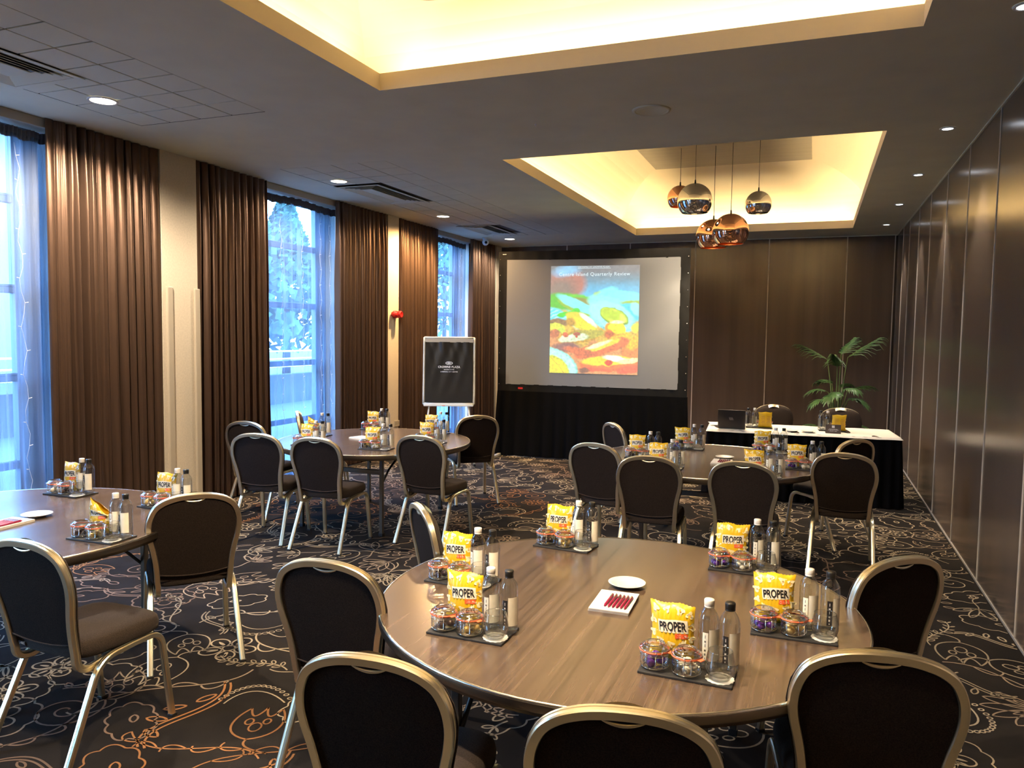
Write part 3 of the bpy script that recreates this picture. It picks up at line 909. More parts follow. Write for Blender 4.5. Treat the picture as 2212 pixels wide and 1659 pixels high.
    b = MB(); b.box(-0.2, 0.2, -0.03, -0.01, 0.402, 0.425); b.box(-0.2, 0.2, 0.13, 0.15, 0.402, 0.425)
    obj('cross_rail', b.mesh('cross_rail', M['legm']), root)
    return root

CH = [
    (-1.692, 2.665, 2.4, 'banquet chair left of the front table, just behind the nearest left chair'),
    (-1.094, 1.997, 4.6, 'nearest left banquet chair at the front table, cut by the photo bottom'),
    (-0.436, 1.977, 11.3, 'banquet chair at bottom centre of the photo, only its round back top showing'),
    (0.153, 2.568, 9.8, 'nearest right banquet chair, big dark back in the bottom right corner'),
    (0.165, 3.54, 41.9, 'banquet chair turned left beside the front table, on the panelled wall side'),
    (-1.588, 3.533, -47.5, 'edge-on blue-black banquet chair behind the far left trays of the front table'),
    (-1.525, 6.105, -13.5, 'leftmost near banquet chair of the back right table, before the black screen skirt'),
    (-1.579, 7.432, -49.3, 'edge-on banquet chair at the far left of the back right table'),
    (-1.079, 5.665, 2.7, 'second near banquet chair from the left at the back right table'),
    (-0.416, 5.708, -2.3, 'third near banquet chair from the left at the back right table'),
    (0.247, 6.451, -1.9, 'rightmost near banquet chair of the back right table, all four legs showing'),
    (0.151, 7.245, 47.2, 'banquet chair turned left against the black skirt of the presenter table'),
    (-4.949, 6.02, 1.9, 'banquet chair half hidden behind the leftmost chair of the back left table'),
    (-4.347, 5.39, 11.1, 'leftmost near banquet chair of the back left table, by the brown drape'),
    (-3.732, 5.40, 4.7, 'second near banquet chair from the left at the back left table'),
    (-3.01, 5.889, -2.4, 'banquet chair with lit brown seat at the near right of the back left table'),
    (-3.396, 7.46, 38.5, 'banquet chair at the far right of the back left table, below the flip chart'),
    (-4.87, 6.895, -50.9, 'small edge-on banquet chair against the blue middle window'),
    (-3.206, 3.27, 50.0, 'banquet chair standing in the carpet aisle at the left edge table, back square on'),
    (-2.943, 2.399, 0.0, 'banquet chair with bare brown seat cut by the left photo edge'),
    (-0.384, 9.871, 195.0, 'brown banquet chair behind the presenter table beside the laptop'),
    (0.349, 9.803, 186.0, 'brown banquet chair behind the presenter table in front of the palm'),
]
proto = make_chair()
for i, (x, y, a, lb) in enumerate(CH):
    if i == 0: proto.location = (x, y, 0); proto.rotation_euler = (0, 0, R(a)); proto['label'] = lb
    else: dup(proto, (x, y, 0), R(a), lb)

#@@TABLES
TT = 0.751
TAB = {'front': (-0.70, 2.93, 0.925), 'left edge': (-4.025, 2.755, 0.925), 'back left': (-3.90, 6.336, 0.915), 'back right': (-0.823, 6.604, 0.915)}
TLAB = {'front': 'large round walnut folding table nearest the camera', 'left edge': 'round walnut table cut by the left photo edge, reflecting blue window light',
        'back left': 'round walnut folding table before the middle window and flip chart', 'back right': 'round walnut folding table in front of the skirted presenter table'}
for key, (cx, cy, rad) in TAB.items():
    root = empty('round_table', TLAB[key], 'table', (cx, cy, 0), 0, 'round walnut folding tables')
    b = MB(); b.lathe([(rad-0.006, TT-0.022), (rad-0.006, TT)], 96, smooth=False, cap0=True, cap1=True)
    obj('tabletop', b.mesh('tabletop', M['wood']), root)
    b = MB(); b.lathe([(rad-0.010, TT-0.036), (rad+0.001, TT-0.036), (rad+0.003, TT-0.030), (rad+0.003, TT-0.012), (rad+0.002, TT-0.003), (rad-0.002, TT+0.0012), (rad-0.006, TT+0.0008)], 96)
    b.lathe([(rad-0.03, TT-0.05), (rad-0.012, TT-0.05), (rad-0.012, TT-0.022)], 96)
    obj('edge_band', b.mesh('edge_band', M['edge']), root)
    b = MB(); b.lathe([(rad-0.006, TT+0.0005), (rad-0.003, TT+0.0022), (rad+0.001, TT+0.0012), (rad+0.0032, TT-0.003), (rad+0.0034, TT-0.008), (rad+0.002, TT-0.009)], 96)
    obj('edge_trim', b.mesh('edge_trim', M['trimalu']), root)
    b = MB(); b.lathe([(0.02, TT-0.024), (rad-0.02, TT-0.024)], 64, smooth=False); 
    for sy in (-0.57, 0.57): b.box(-0.55, 0.55, sy-0.03, sy+0.03, TT-0.06, TT-0.024)
    b.box(-0.03, 0.03, -0.6, 0.6, TT-0.055, TT-0.024)
    obj('under_frame', b.mesh('under_frame', M['dark']), root)
    for sx in (-1, 1):
        for sy in (-1, 1):
            b = MB(); b.bbox(sx*0.42-0.016, sx*0.42+0.016, sy*0.57-0.016, sy*0.57+0.016, 0.012, TT-0.03, 0.004)
            lg = obj('leg', b.mesh('leg', M['legm']), root)
            b = MB(); b.bbox(sx*0.42-0.02, sx*0.42+0.02, sy*0.57-0.02, sy*0.57+0.02, 0.0, 0.03, 0.004)
            obj('foot_cap', b.mesh('foot_cap', M['dark']), lg)
    for sy in (-1, 1):
        b = MB(); b.bbox(-0.42, 0.42, sy*0.57-0.011, sy*0.57+0.011, 0.545, 0.585, 0.004)
        obj('crossbar', b.mesh('crossbar', M['legm']), root)
        for sx in (-1, 1):
            b = MB(); b.tube([(sx*0.40, sy*0.57, 0.42), (sx*0.40, sy*0.42, 0.56), (sx*0.40, sy*0.18, TT-0.05)], 0.010, 6)
            obj('brace', b.mesh('brace', M['dark']), root)

#@@SETS
# ---- parts of one refreshment set
def make_tray():
    b = MB(); b.bbox(-0.1425, 0.1425, -0.083, 0.083, 0, 0.008, 0.002)
    return prop(obj('slate_tray', b.mesh('slate_tray', M['slate'])), 'x', 'tray', 'slate refreshment trays')
def make_coaster():
    o_ = [(0.043*(1+0.03*math.cos(16*a))*math.cos(a), 0.043*(1+0.03*math.cos(16*a))*math.sin(a)) for a in np.linspace(0, 2*PI, 96, endpoint=False)]
    b = MB(); b.prism(o_, 0, 0.0012)
    return prop(obj('coaster', b.mesh('coaster', M['paper'])), 'x', 'coaster', 'white paper coasters')
def make_tumbler():
    root = empty('tumbler', 'x', 'glass', (0, 0, 0), 0, 'stemless glass tumblers')
    b = MB(); b.lathe([(0.0, 0.001), (0.024, 0.0005), (0.031, 0.004), (0.040, 0.016), (0.0445, 0.032), (0.0445, 0.045), (0.041, 0.066), (0.037, 0.0865)], 32)
    b.lathe([(0.0, 0.009), (0.026, 0.010), (0.036, 0.016)], 32)
    obj('bowl', b.mesh('bowl', M['clear']), root)
    b = MB(); b.tube([(0.0362*math.cos(a), 0.0362*math.sin(a), 0.0865) for a in np.linspace(0, 2*PI, 32, endpoint=False)], 0.0010, 5, closed=True)
    obj('rim', b.mesh('rim', M['rim']), root); b = MB()
    for rr_, zz_, tt_ in ((0.026, 0.003, 0.0028),):
        b.tube([(rr_*math.cos(a), rr_*math.sin(a), zz_) for a in np.linspace(0, 2*PI, 32, endpoint=False)], tt_, 6, closed=True)
    obj('thick_base', b.mesh('thick_base', M['rim']), root)
    return root
def make_bottle(white):
    root = empty('water_bottle', 'x', 'bottle', (0, 0, 0), 0, 'clear water bottles')
    b = MB()
    b.lathe([(0.0, 0.004), (0.022, 0.003), (0.029, 0.0), (0.0315, 0.004), (0.032, 0.012), (0.032, 0.150), (0.0305, 0.161), (0.026, 0.173), (0.0195, 0.183), (0.0145, 0.190), (0.013, 0.196), (0.013, 0.200), (0.0, 0.200)], 32)
    obj('bottle_body', b.mesh('bottle_body', M['water']), root)
    b = MB(); b.lathe([(0.013, 0.191), (0.0155, 0.191), (0.0158, 0.194), (0.0145, 0.195), (0.0158, 0.197), (0.0160, 0.213), (0.0148, 0.216), (0.0, 0.2165)], 24)
    obj('cap', b.mesh('cap', M['capw' if white else 'capb']), root, label='white screw cap' if white else 'black screw cap')
    def patch(a0, a1, z0, z1, r, m, nm, par, lab=None):
        b = MB(); n = 8
        b.grid(lambda u, v: (r*math.cos(a0+(a1-a0)*u), r*math.sin(a0+(a1-a0)*u), z0+(z1-z0)*v), n, 1)
        return obj(nm, b.mesh(nm, m), par, label=lab)
    fr = -PI/2
    st = patch(fr-0.52, fr+0.02, 0.030, 0.118, 0.0326, M['labelc' if white else 'ink'], 'strip_label', root, 'narrow cream strip label' if white else 'narrow black strip label')
    patch(fr+0.10, fr+1.35, 0.028, 0.128, 0.0325, M['labelc'], 'side_label', root, 'cream side label')
    b = MB()
    for z, h, kind in ((0.105, 0.010, 0), (0.090, 0.006, 1), (0.077, 0.010, 0), (0.062, 0.007, 1), (0.049, 0.008, 1), (0.037, 0.005, 0)):
        for du in ((0,) if kind == 0 else (-0.05, 0.05)):
            a = fr-0.25+du
            b.grid(lambda u, v: (0.0331*math.cos(a+0.05*(u-.5)), 0.0331*math.sin(a+0.05*(u-.5)), z-h/2+h*v), 1, 1)
        if kind: b.grid(lambda u, v: (0.0331*math.cos(fr-0.25+0.12*(u-.5)), 0.0331*math.sin(fr-0.25+0.12*(u-.5)), z-0.0008+0.0016*v), 2, 1)
    obj('label_lettering', b.mesh('label_lettering', M['ink' if white else 'paper']), st)
    # embossed neck mark
    b = MB(); mk = []
    for k in range(7):
        a = 2*PI*k/6+PI/6; uu = 0.24*math.cos(a); zz = 0.161+0.0085*math.sin(a)
        r_ = float(np.interp(zz, [0.150, 0.161, 0.173], [0.0325, 0.031, 0.0265]))
        mk.append((r_*math.cos(fr-0.1+uu), r_*math.sin(fr-0.1+uu), zz))
    b.tube(mk, 0.0009, 5)
    for du in (-0.06, 0.06):
        b.tube([(0.0318*math.cos(fr-0.1+du), 0.0318*math.sin(fr-0.1+du), 0.1575), (0.0302*math.cos(fr-0.1+du), 0.0302*math.sin(fr-0.1+du), 0.1645)], 0.0008, 5)
    b.tube([(0.0310*math.cos(fr-0.1-0.06), 0.0310*math.sin(fr-0.1-0.06), 0.161), (0.0310*math.cos(fr-0.1+0.06), 0.0310*math.sin(fr-0.1+0.06), 0.161)], 0.0008, 5)
    obj('embossed_mark', b.mesh('embossed_mark', M['clear']), root)
    return root
def make_jar():
    root = empty('clip_jar', 'x', 'jar', (0, 0, 0), 0, 'small clip top glass jars')
    b = MB(); b.lathe([(0.0, 0.003), (0.030, 0.002), (0.036, 0.0), (0.042, 0.005), (0.045, 0.014), (0.045, 0.038), (0.043, 0.047), (0.0455, 0.050), (0.0455, 0.054), (0.0415, 0.055)], 32)
    obj('jar_body', b.mesh('jar_body', M['clear']), root)
    b = MB(); b.lathe([(0.046, 0.0600), (0.0475, 0.062), (0.046, 0.066), (0.040, 0.068), (0.036, 0.074), (0.030, 0.0775), (0.022, 0.0765), (0.0, 0.0755)], 32)
    ld = obj('lid', b.mesh('lid', M['clear']), root)
    b = MB()
    for rr_, zz_, tt_ in ((0.0470, 0.0630, 0.0016), (0.0375, 0.0715, 0.0018), (0.030, 0.0772, 0.0015)):
        b.tube([(rr_*math.cos(a), rr_*math.sin(a), zz_) for a in np.linspace(0, 2*PI, 32, endpoint=False)], tt_, 6, closed=True)
    obj('lid_edge', b.mesh('lid_edge', M['rim']), ld)
    b = MB()
    for rr_, zz_, tt_ in ((0.0365, 0.0025, 0.0022), (0.0438, 0.0075, 0.0014), (0.0440, 0.0450, 0.0016)):
        b.tube([(rr_*math.cos(a), rr_*math.sin(a), zz_) for a in np.linspace(0, 2*PI, 32, endpoint=False)], tt_, 6, closed=True)
    obj('jar_edge', b.mesh('jar_edge', M['rim']), root)
    b = MB(); b.lathe([(0.041, 0.0550), (0.0480, 0.0550), (0.0490, 0.0575), (0.0480, 0.0602), (0.041, 0.0602)], 32)
    i0 = len(b.v); b.bbox(0.040, 0.060, -0.010, 0.010, 0.0560, 0.0592, 0.0012); b.xf(Matrix.Rotation(R(-40), 4, 'Z'), i0)
    obj('rubber_seal', b.mesh('rubber_seal', M['seal']), root, label='orange rubber sealing ring')
    b = MB()
    b.tube([(0.0462*math.cos(a), 0.0462*math.sin(a), 0.0515) for a in np.linspace(0, 2*PI, 32, endpoint=False)], 0.0011, 5, closed=True)
    b.tube([(0.0475*math.cos(a), 0.0475*math.sin(a), 0.0635) for a in np.linspace(0, 2*PI, 32, endpoint=False)], 0.0009, 5, closed=True)
    obj('wire_ring', b.mesh('wire_ring', M['wire']), root)
    b = MB()
    b.tube([(-0.011, -0.0480, 0.050), (-0.0115, -0.0500, 0.016), (-0.010, -0.0502, 0.0145), (0.010, -0.0502, 0.0145), (0.0115, -0.0500, 0.016), (0.011, -0.0480, 0.050)], 0.0013, 5)
    for s in (-1, 1): b.tube([(s*0.011, -0.0480, 0.048), (s*0.006, -0.0490, 0.056), (s*0.011, -0.0480, 0.0635)], 0.0011, 5)
    b.tube([(-0.013, -0.0478, 0.046), (0.013, -0.0478, 0.046)], 0.0012, 5)
    obj('clasp', b.mesh('clasp', M['wire']), root)
    return root
def make_sweet(m, nm='wrapped_sweet'):
    b = MB(); b.lathe([(0.0, -0.013), (0.008, -0.012), (0.0125, -0.005), (0.013, 0.004), (0.008, 0.012), (0.0, 0.013)], 8)
    for s in (-1, 1):
        P = [(0.002, 0, s*0.009)]+[(0.010*math.cos(a), 0.004*math.sin(3*a), s*(0.014+0.006*math.sin(a*2.0))) for a in np.linspace(0, PI, 6)]+[(-0.002, 0, s*0.009)]
        b.add(P, [tuple(range(len(P)))], 0)
    return prop(obj(nm, b.mesh(nm, m)), 'x', 'sweet')

BW, BH = 0.148, 0.178
def bag_surf(x, y, sd=0, crumple=0.0):
    """front surface of the pillow bag: x across, y up -> (X, Y(depth, towards the viewer is -), Z)"""
    t = y/BH
    w = BW/2*(0.93+0.07*abs(2*t-1)**1.5-0.02*math.sin(PI*t))
    u = max(-1, min(1, x/w)); v = 2*t-1
    th = 0.027*max(0, 1-abs(u)**2.4)**0.7*max(0, 1-abs(v)**3.2)**0.8
    wr = 0.0016*math.sin(31*x*10/BW*0.35+sd)*math.sin(9*t+sd*2)+0.0022*math.sin(7*u+3*sd)*abs(v)**3*(1-abs(u))
    X = x*(1+0.0); Zv = y
    dz = 0.0
    if crumple:
        Zv -= crumple*0.055*max(0, t-0.55)**1.0*(1+u)*1.8
        dz = -crumple*0.03*max(0, t-0.5)*(1+u)
    zz = Zv+0.003*math.sin(5*u+sd)*max(0, v)
    return (X+0.003*math.sin(4*t+sd), -(th+wr)+dz, zz)
def make_bag(sd, crumple=0.0):
    root = empty('popcorn_bag', 'x', 'bag', (0, 0, 0), 0, 'yellow popcorn bags')
    nx, ny = 26, 30
    def hw(t): return BW/2*(0.93+0.07*abs(2*t-1)**1.5-0.02*math.sin(PI*t))
    def fr(u, v):
        x = (u*2-1)*hw(v); p = bag_surf(x, v*BH, sd, crumple)
        z = p[2]+(0.0012*(1 if int(u*nx) % 2 else -1) if v > 0.999 else 0)
        return (p[0], p[1], z)
    def bk(u, v):
        p = fr(u, v); q = bag_surf((u*2-1)*hw(v), v*BH, sd+1.3, crumple)
        return (p[0], -q[1]*0.8+(1.8*q[1] if crumple and v > 0.5 and q[1] > 0 else 0)+0.0006, p[2])
    b = MB(); b.grid(fr, nx, ny); b.grid(bk, nx, ny, flip=True)
    obj('bag_film', b.mesh('bag_film', M['bag']), root)
    r = np.random.default_rng(100+int(sd*10))
    def on(x, y, off):
        p = bag_surf(x, y, sd, crumple); return (p[0], p[1]-off, p[2])
    b = MB()
    spots = [(-.052, .158), (-.015, .160), (.028, .157), (.058, .150), (-.060, .120), (.062, .112), (-.058, .082), (-.036, .060), (.002, .052), (.040, .058), (.062, .074), (-.06, .040), (-.02, .024), (.03, .022), (.060, .034)]
    for (cx, cy) in spots:
        rr = 0.0120+0.004*r.random(); a0 = r.random()*6
        P = []
        for k in range(14):
            a = 2*PI*k/14; q = rr*(0.8+0.28*math.sin(3*a+a0)+0.1*math.sin(5*a+a0*2)); P.append(on(cx+q*math.cos(a), cy+q*math.sin(a), 0.0011))
        b.add(P, [tuple(range(14))], 0)
        P = [on(cx+0.003*math.cos(2*PI*k/8)+0.002, cy+0.0022*math.sin(2*PI*k/8)-0.002, 0.0015) for k in range(8)]
        b.add(P, [tuple(range(8))], 1)
    obj('popcorn_print', b.mesh('popcorn_print', M['corn'], M['cornb']), root, kind='stuff')
    ca, sa = math.cos(R(4)), math.sin(R(4))
    def tilt(x, y, cx, cy): return (cx+x*ca-y*sa, cy+x*sa+y*ca)
    b = MB(); b.grid(lambda u, v: on(*tilt((u-.5)*0.094, (v-.5)*0.040, 0.006, 0.109), 0.0013), 18, 8)
    pn = obj('brand_panel', b.mesh('brand_panel', M['cream']), root, label='cream panel with black lettering')
    tm = text_mesh('PROPER', 0.086, M['ink'], bold=0.035, height=0.030, sub=0.006)
    warp(tm, lambda x, y, z: on(*tilt(x, y, 0.006, 0.109), 0.0021)); obj('brand_lettering', tm, pn)
    b = MB(); b.grid(lambda u, v: on(*tilt((u-.5)*0.038, (v-.5)*0.0155, 0.033, 0.0815), 0.0015), 6, 3)
    pn = obj('corn_panel', b.mesh('corn_panel', M['red']), root, label='orange red panel')
    tm = text_mesh('CORN', 0.030, M['cream'], bold=0.0, height=0.009, sub=0.008)
    warp(tm, lambda x, y, z: on(*tilt(x, y, 0.033, 0.0815), 0.0019)); obj('corn_lettering', tm, pn)
    tm = text_mesh('SWEET & SALTY', 0.074, M['ink'], bold=0.02, height=0.0085, sub=0.01)
    warp(tm, lambda x, y, z: on(x, y+0.040, 0.0018)); obj('flavour_lettering', tm, root)
    tm = text_mesh('POPCORN', 0.034, M['ink'], bold=0.01, height=0.006)
    warp(tm, lambda x, y, z: on(x, y+0.029, 0.0018)); obj('popcorn_lettering', tm, root)
    # plain printed text block on the back film
    b = MB()
    for k in range(7):
        for (x0, x1) in ((-0.05, -0.012), (0.004, 0.046)):
            y = 0.060+0.012*k; l = x1-x0-0.008*((k*3) % 4)/3
            def bo(u, v):
                p = bk(min(1, max(0, ((x0+l*u)/hw((y+0.004*v)/BH)+1)/2)), (y+0.004*v)/BH); return (p[0], p[1]+0.0012, p[2])
            b.grid(bo, 4, 1, flip=True)
    obj('ingredients_print', b.mesh('ingredients_print', M['cornb']), root)
    return root

protos = dict(tray=make_tray(), coaster=make_coaster(), tumbler=make_tumbler(), bw=make_bottle(True), bb=make_bottle(False), jar=make_jar(),
              bag0=make_bag(0.3), bag1=make_bag(1.9), bag2=make_bag(3.1), bagc=make_bag(2.2, 1.0),
              s_purple=make_sweet(M['purple']), s_brown=make_sweet(M['brownc']), s_gold=make_sweet(M['goldf']), s_cream=make_sweet(M['silverf']), s_red=make_sweet(M['redf']))
used = set()
def put(key, loc, rz, label, group=None, rot=None):
    p = protos[key]
    if key not in used:
        used.add(key); p.location = loc; p.rotation_euler = rot if rot is not None else (0, 0, rz); p['label'] = label
        if group: p['group'] = group
        return p
    return dup(p, loc, rz, label, group, rot)

SETS = [
    # x, y, angle(deg), where, bag variant, left sweets, right sweets
    (-1.080, 2.402, 0.0, 'near left tray of the front table', 'bag0', 's_brown', 's_gold'),
    (-1.346, 2.886, -3.0, 'middle left tray of the front table', 'bag1', 's_brown', 's_cream'),
    (-1.108, 3.574, -4.0, 'far left tray of the front table', 'bag2', 's_brown', 's_gold'),
    (-0.265, 3.544, -1.0, 'far right tray of the front table', 'bag2', 's_purple', 's_cream'),
    (-0.034, 2.846, 1.5, 'middle right tray of the front table', 'bag1', 's_purple', 's_gold'),
    (-0.332, 2.382, -1.0, 'near right tray of the front table', 'bag0', 's_purple', 's_cream'),
    (-4.320, 3.427, 0.0, 'window side tray of the left edge table', 'bag0', 's_cream', 's_brown'),
    (-3.518, 3.410, 0.0, 'pillar side tray of the left edge table', 'bag1', 's_gold', 's_red'),
    (-3.272, 2.760, 3.0, 'nearest tray of the left edge table', 'bagc', 's_brown', 's_gold'),
    (-3.594, 5.864, 6.0, 'near middle tray of the back left table', 'bag2', 's_brown', 's_cream'),
    (-4.316, 7.022, 2.0, 'far middle tray of the back left table', 'bag0', 's_red', 's_cream'),
    (-4.256, 5.789, 2.0, 'near left tray of the back left table', 'bag1', 's_brown', 's_red'),
    (-4.596, 6.360, 0.0, 'far left tray of the back left table', 'bagc', 's_gold', 's_brown'),
    (-3.340, 6.407, 4.0, 'near right tray of the back left table', 'bag0', 's_red', 's_gold'),
    (-3.610, 7.018, 2.0, 'far right tray of the back left table', 'bag1', 's_gold', 's_brown'),
    (-1.328, 6.440, 0.0, 'middle left tray of the back right table', 'bag1', 's_brown', 's_cream'),
    (-1.070, 6.034, 0.0, 'near left tray of the back right table', 'bag2', 's_purple', 's_gold'),
    (-1.056, 7.149, 0.0, 'far left tray of the back right table', 'bag0', 's_purple', 's_cream'),
    (-0.349, 7.231, 0.0, 'far right tray of the back right table', 'bag2', 's_purple', 's_gold'),
    (-0.038, 6.445, 0.0, 'middle right tray of the back right table', 'bag1', 's_purple', 's_cream'),
    (-0.336, 5.980, 0.0, 'near right tray of the back right table', 'bag0', 's_purple', 's_gold'),
    (-0.556, 9.130, 184.0, 'left tray of the presenter table', 'bag1', 's_gold', 's_cream'),
    (0.212, 9.205, 184.0, 'right tray of the presenter table', 'bag0', 's_cream', 's_gold'),
]
SW = {'s_purple': 'purple foil', 's_brown': 'dark brown', 's_gold': 'gold foil', 's_cream': 'cream paper', 's_red': 'red foil'}
for i, (cx, cy, ang, where, bagk, sl, sr) in enumerate(SETS):
    rr = random.Random(300+i)
    a = R(ang); ca, sa = math.cos(a), math.sin(a); z0 = TT+0.0002 if i < 21 else 0.7562
    def L(x, y): return (cx+x*ca-y*sa, cy+x*sa+y*ca)
    put('tray', (cx, cy, z0), a, 'black slate tray, '+where.replace(' tray of', ' on').replace(' tray', ''))
    zt = z0+0.0082
    p = L(0.101, -0.036); put('coaster', (*p, zt), a, 'white paper coaster under the tumbler, '+where)
    put('tumbler', (*p, zt+0.0013), a, 'empty stemless tumbler on a white coaster, '+where)
    jx = rr.uniform(-0.003, 0.003)
    for k, (x, y, sw, side) in enumerate(((-0.098, -0.030, sl, 'left'), (0.003, -0.034, sr, 'right'))):
        p = L(x+jx, y+rr.uniform(-0.003, 0.003)); ja = a+R(rr.choice((8, 22, 28)) if k == 0 else rr.choice((12, 18, 30)))
        if i in (0, 1, 2): ja = a+R(12)
        put('jar', (*p, zt), ja, '%s clip jar holding %s sweets, %s' % (side, SW[sw].split()[0]+' '+SW[sw].split()[1], where))
        for q in range(4):
            an = q*2.1+rr.random(); rd = 0.022 if q < 3 else 0.004; zz = zt+0.018 if q < 3 else zt+0.038
            put(sw, (p[0]+rd*math.cos(an), p[1]+rd*math.sin(an), zz), 0,
                '%s sweet in %s clip jar, %s' % (SW[sw], side, where), 'sweets in the %s clip jar, %s' % (side, where),
                rot=(PI/2+rr.uniform(-.35, .35), rr.uniform(-.3, .3), an+rr.uniform(0.6, 1.6)))
    p = L(-0.062+rr.uniform(-.004, .004), 0.050); put(bagk, (*p, zt), 0, 'yellow bag of popcorn standing upright, '+where, rot=(R(-6), R(rr.uniform(-1.5, 1.5)), a+R(rr.uniform(-4, 4))))
    p = L(0.052+rr.uniform(-.004, .004), 0.040); put('bw', (*p, zt), a+R(rr.uniform(-18, 12)), 'clear water bottle with white cap, '+where)
    p = L(0.121+rr.uniform(-.004, .002), 0.036); put('bb', (*p, zt), a+R(rr.uniform(-14, 14)), 'clear water bottle with black cap, '+where)

# notepads, pens, saucers
def notepad(x, y, a, where, n=6, z=TT):
    root = empty('notepad_stack', 'stack of white notepads '+where, 'notepad', (x, y, z+0.0002), a, 'white notepad stacks')
    for k in range(3):
        b = MB(); d = 0.0015*(k-1); b.bbox(-0.077+d, 0.077+d, -0.112-d, 0.112-d, 0.0045*k, 0.0045*k+0.0042, 0.0006)
        obj('pad', b.mesh('pad', M['paper']), root)
    t = text_mesh('CROWNE PLAZA', 0.036, M['card'], height=0.0035); obj('pad_lettering', t, root, loc=(0, 0.092, 0.0138))
    for k in range(n):
        lx, ly = -0.018+0.0155*k, -0.018-0.001*k
        px, py = x+lx*math.cos(a)-ly*math.sin(a), y+lx*math.sin(a)+ly*math.cos(a)
        pen = penproto((px, py, z+0.0137+0.0052), a-R(2))
        pen['label'] = ('leftmost', 'second', 'third', 'fourth', 'fifth', 'rightmost')[k]+' magenta pen of six on the notepads '+where; pen['group'] = 'magenta pens '+where
_pen = []
def penproto(loc, a):
    if _pen: return dup(_pen[0], loc, a)
    root = empty('pen', 'x', 'pen', loc, a)
    b = MB(); b.lathe([(0.0, -0.070), (0.0015, -0.070), (0.0046, -0.058), (0.0050, -0.03), (0.0050, 0.002)], 10)
    b.xf(Matrix.Rotation(-PI/2, 4, 'X')); obj('barrel', b.mesh('barrel', M['pen']), root)
    b = MB(); b.lathe([(0.0052, 0.003), (0.0052, 0.060), (0.0042, 0.066), (0.0025, 0.067), (0.0025, 0.072), (0.0, 0.072)], 10)
    b.xf(Matrix.Rotation(-PI/2, 4, 'X')); obj('cap_end', b.mesh('cap_end', M['pen']), root)
    b = MB(); b.bbox(-0.002, 0.002, 0.022, 0.064, 0.0052, 0.0074, 0.0006); obj('clip', b.mesh('clip', M['wire']), root)
    _pen.append(root); return root
notepad(-0.690, 2.874, R(2), 'at the centre of the front table')
notepad(-3.945, 2.740, R(4), 'at the centre of the left edge table')
notepad(-0.68, 6.48, R(0), 'at the centre of the back right table')
notepad(-4.06, 6.37, R(70), 'at the centre of the back left table', n=0)
def saucer(x, y, where, z=TT, s=1.0):
    root = empty('saucer', 'white china saucer '+where, 'plate', (x, y, z+0.0002), 0, 'white saucers')
    b = MB(); b.lathe([(0.0, 0.003), (0.032, 0.002), (0.036, 0.0), (0.040, 0.002), (0.055, 0.008), (0.076, 0.0165), (0.078, 0.018), (0.076, 0.0185), (0.054, 0.0115), (0.040, 0.0065), (0.0, 0.006)], 40)
    obj('dish', b.mesh('dish', M['china']), root)
    b = MB(); b.lathe([(0.033, 0.0068), (0.036, 0.0080), (0.039, 0.0070)], 40)
    obj('well_ring', b.mesh('well_ring', M['china']), root)
saucer(-0.692, 3.100, 'behind the notepads on the front table')
saucer(-3.965, 2.935, 'behind the notepads on the left edge table')
saucer(-0.68, 6.715, 'behind the notepads on the back right table')

#@@PRESENTER
# presenter table with black skirt and white cloth
PTC = (-0.13, 9.19); PTA = R(4.5)
root = empty('presenter_table', 'long folding table hidden under white linen and black skirt', 'table', (PTC[0], PTC[1], 0), PTA)
b = MB(); b.bbox(-0.97, 0.97, -0.36, 0.36, 0.722, 0.752, 0.004); obj('tabletop', b.mesh('tabletop', M['wood']), root)
for sx in (-1, 1):
    for sy in (-1, 1):
        b = MB(); b.bbox(sx*0.86-0.015, sx*0.86+0.015, sy*0.28-0.015, sy*0.28+0.015, 0, 0.722, 0.003); obj('leg', b.mesh('leg', M['legm']), root)
b = MB()
out = []
hx, hy = 0.985, 0.376
per = [(-hx, -hy), (hx, -hy), (hx, hy), (-hx, hy)]
for k in range(4):
    (x0, y0), (x1, y1) = per[k], per[(k+1) % 4]; n = int(math.hypot(x1-x0, y1-y0)/0.012)
    nxv, nyv = (y1-y0), -(x1-x0); l = math.hypot(nxv, nyv); nxv /= l; nyv /= l
    for i in range(n):
        s = i/n; out.append((x0+(x1-x0)*s, y0+(y1-y0)*s, nxv, nyv, s*l))
rows = [(0.748, 0.0, 0.002), (0.70, 0.004, 0.006), (0.5, 0.012, 0.012), (0.25, 0.022, 0.016), (0.01, 0.036, 0.020)]
vs = []
for z, off, am in rows:
    for j, (x, y, nx_, ny_, s) in enumerate(out):
        d = off+am*math.sin(s*55+0.8*math.sin(s*13)); vs.append((x+nx_*d, y+ny_*d, z))
N = len(out)
fs = [(r_*N+j, r_*N+(j+1) % N, (r_+1)*N+(j+1) % N, (r_+1)*N+j) for r_ in range(len(rows)-1) for j in range(N)]
b.add(vs, fs, 0, True)
sk = obj('table_skirt', b.mesh('table_skirt', M['black']), None, loc=(PTC[0], PTC[1], 0), rot=(0, 0, PTA))
prop(sk, 'pleated black cloth skirt around the presenter table', 'cloth')
b = MB()
def cloth(u, v):
    x = (u*2-1)*1.0; y = (v*2-1)*0.392
    z = 0.7535+0.0012*math.sin(9*x+4*y)+0.0008*math.sin(23*x)
    if abs(y) > 0.378 or abs(x) > 0.987: z -= 0.024
    return (x, y, z)
b.grid(cloth, 90, 40)
cl = obj('tablecloth', b.mesh('tablecloth', M['linen']), None, loc=(PTC[0], PTC[1], 0), rot=(0, 0, PTA))
prop(cl, 'white linen cloth covering the top of the presenter table', 'tablecloth')
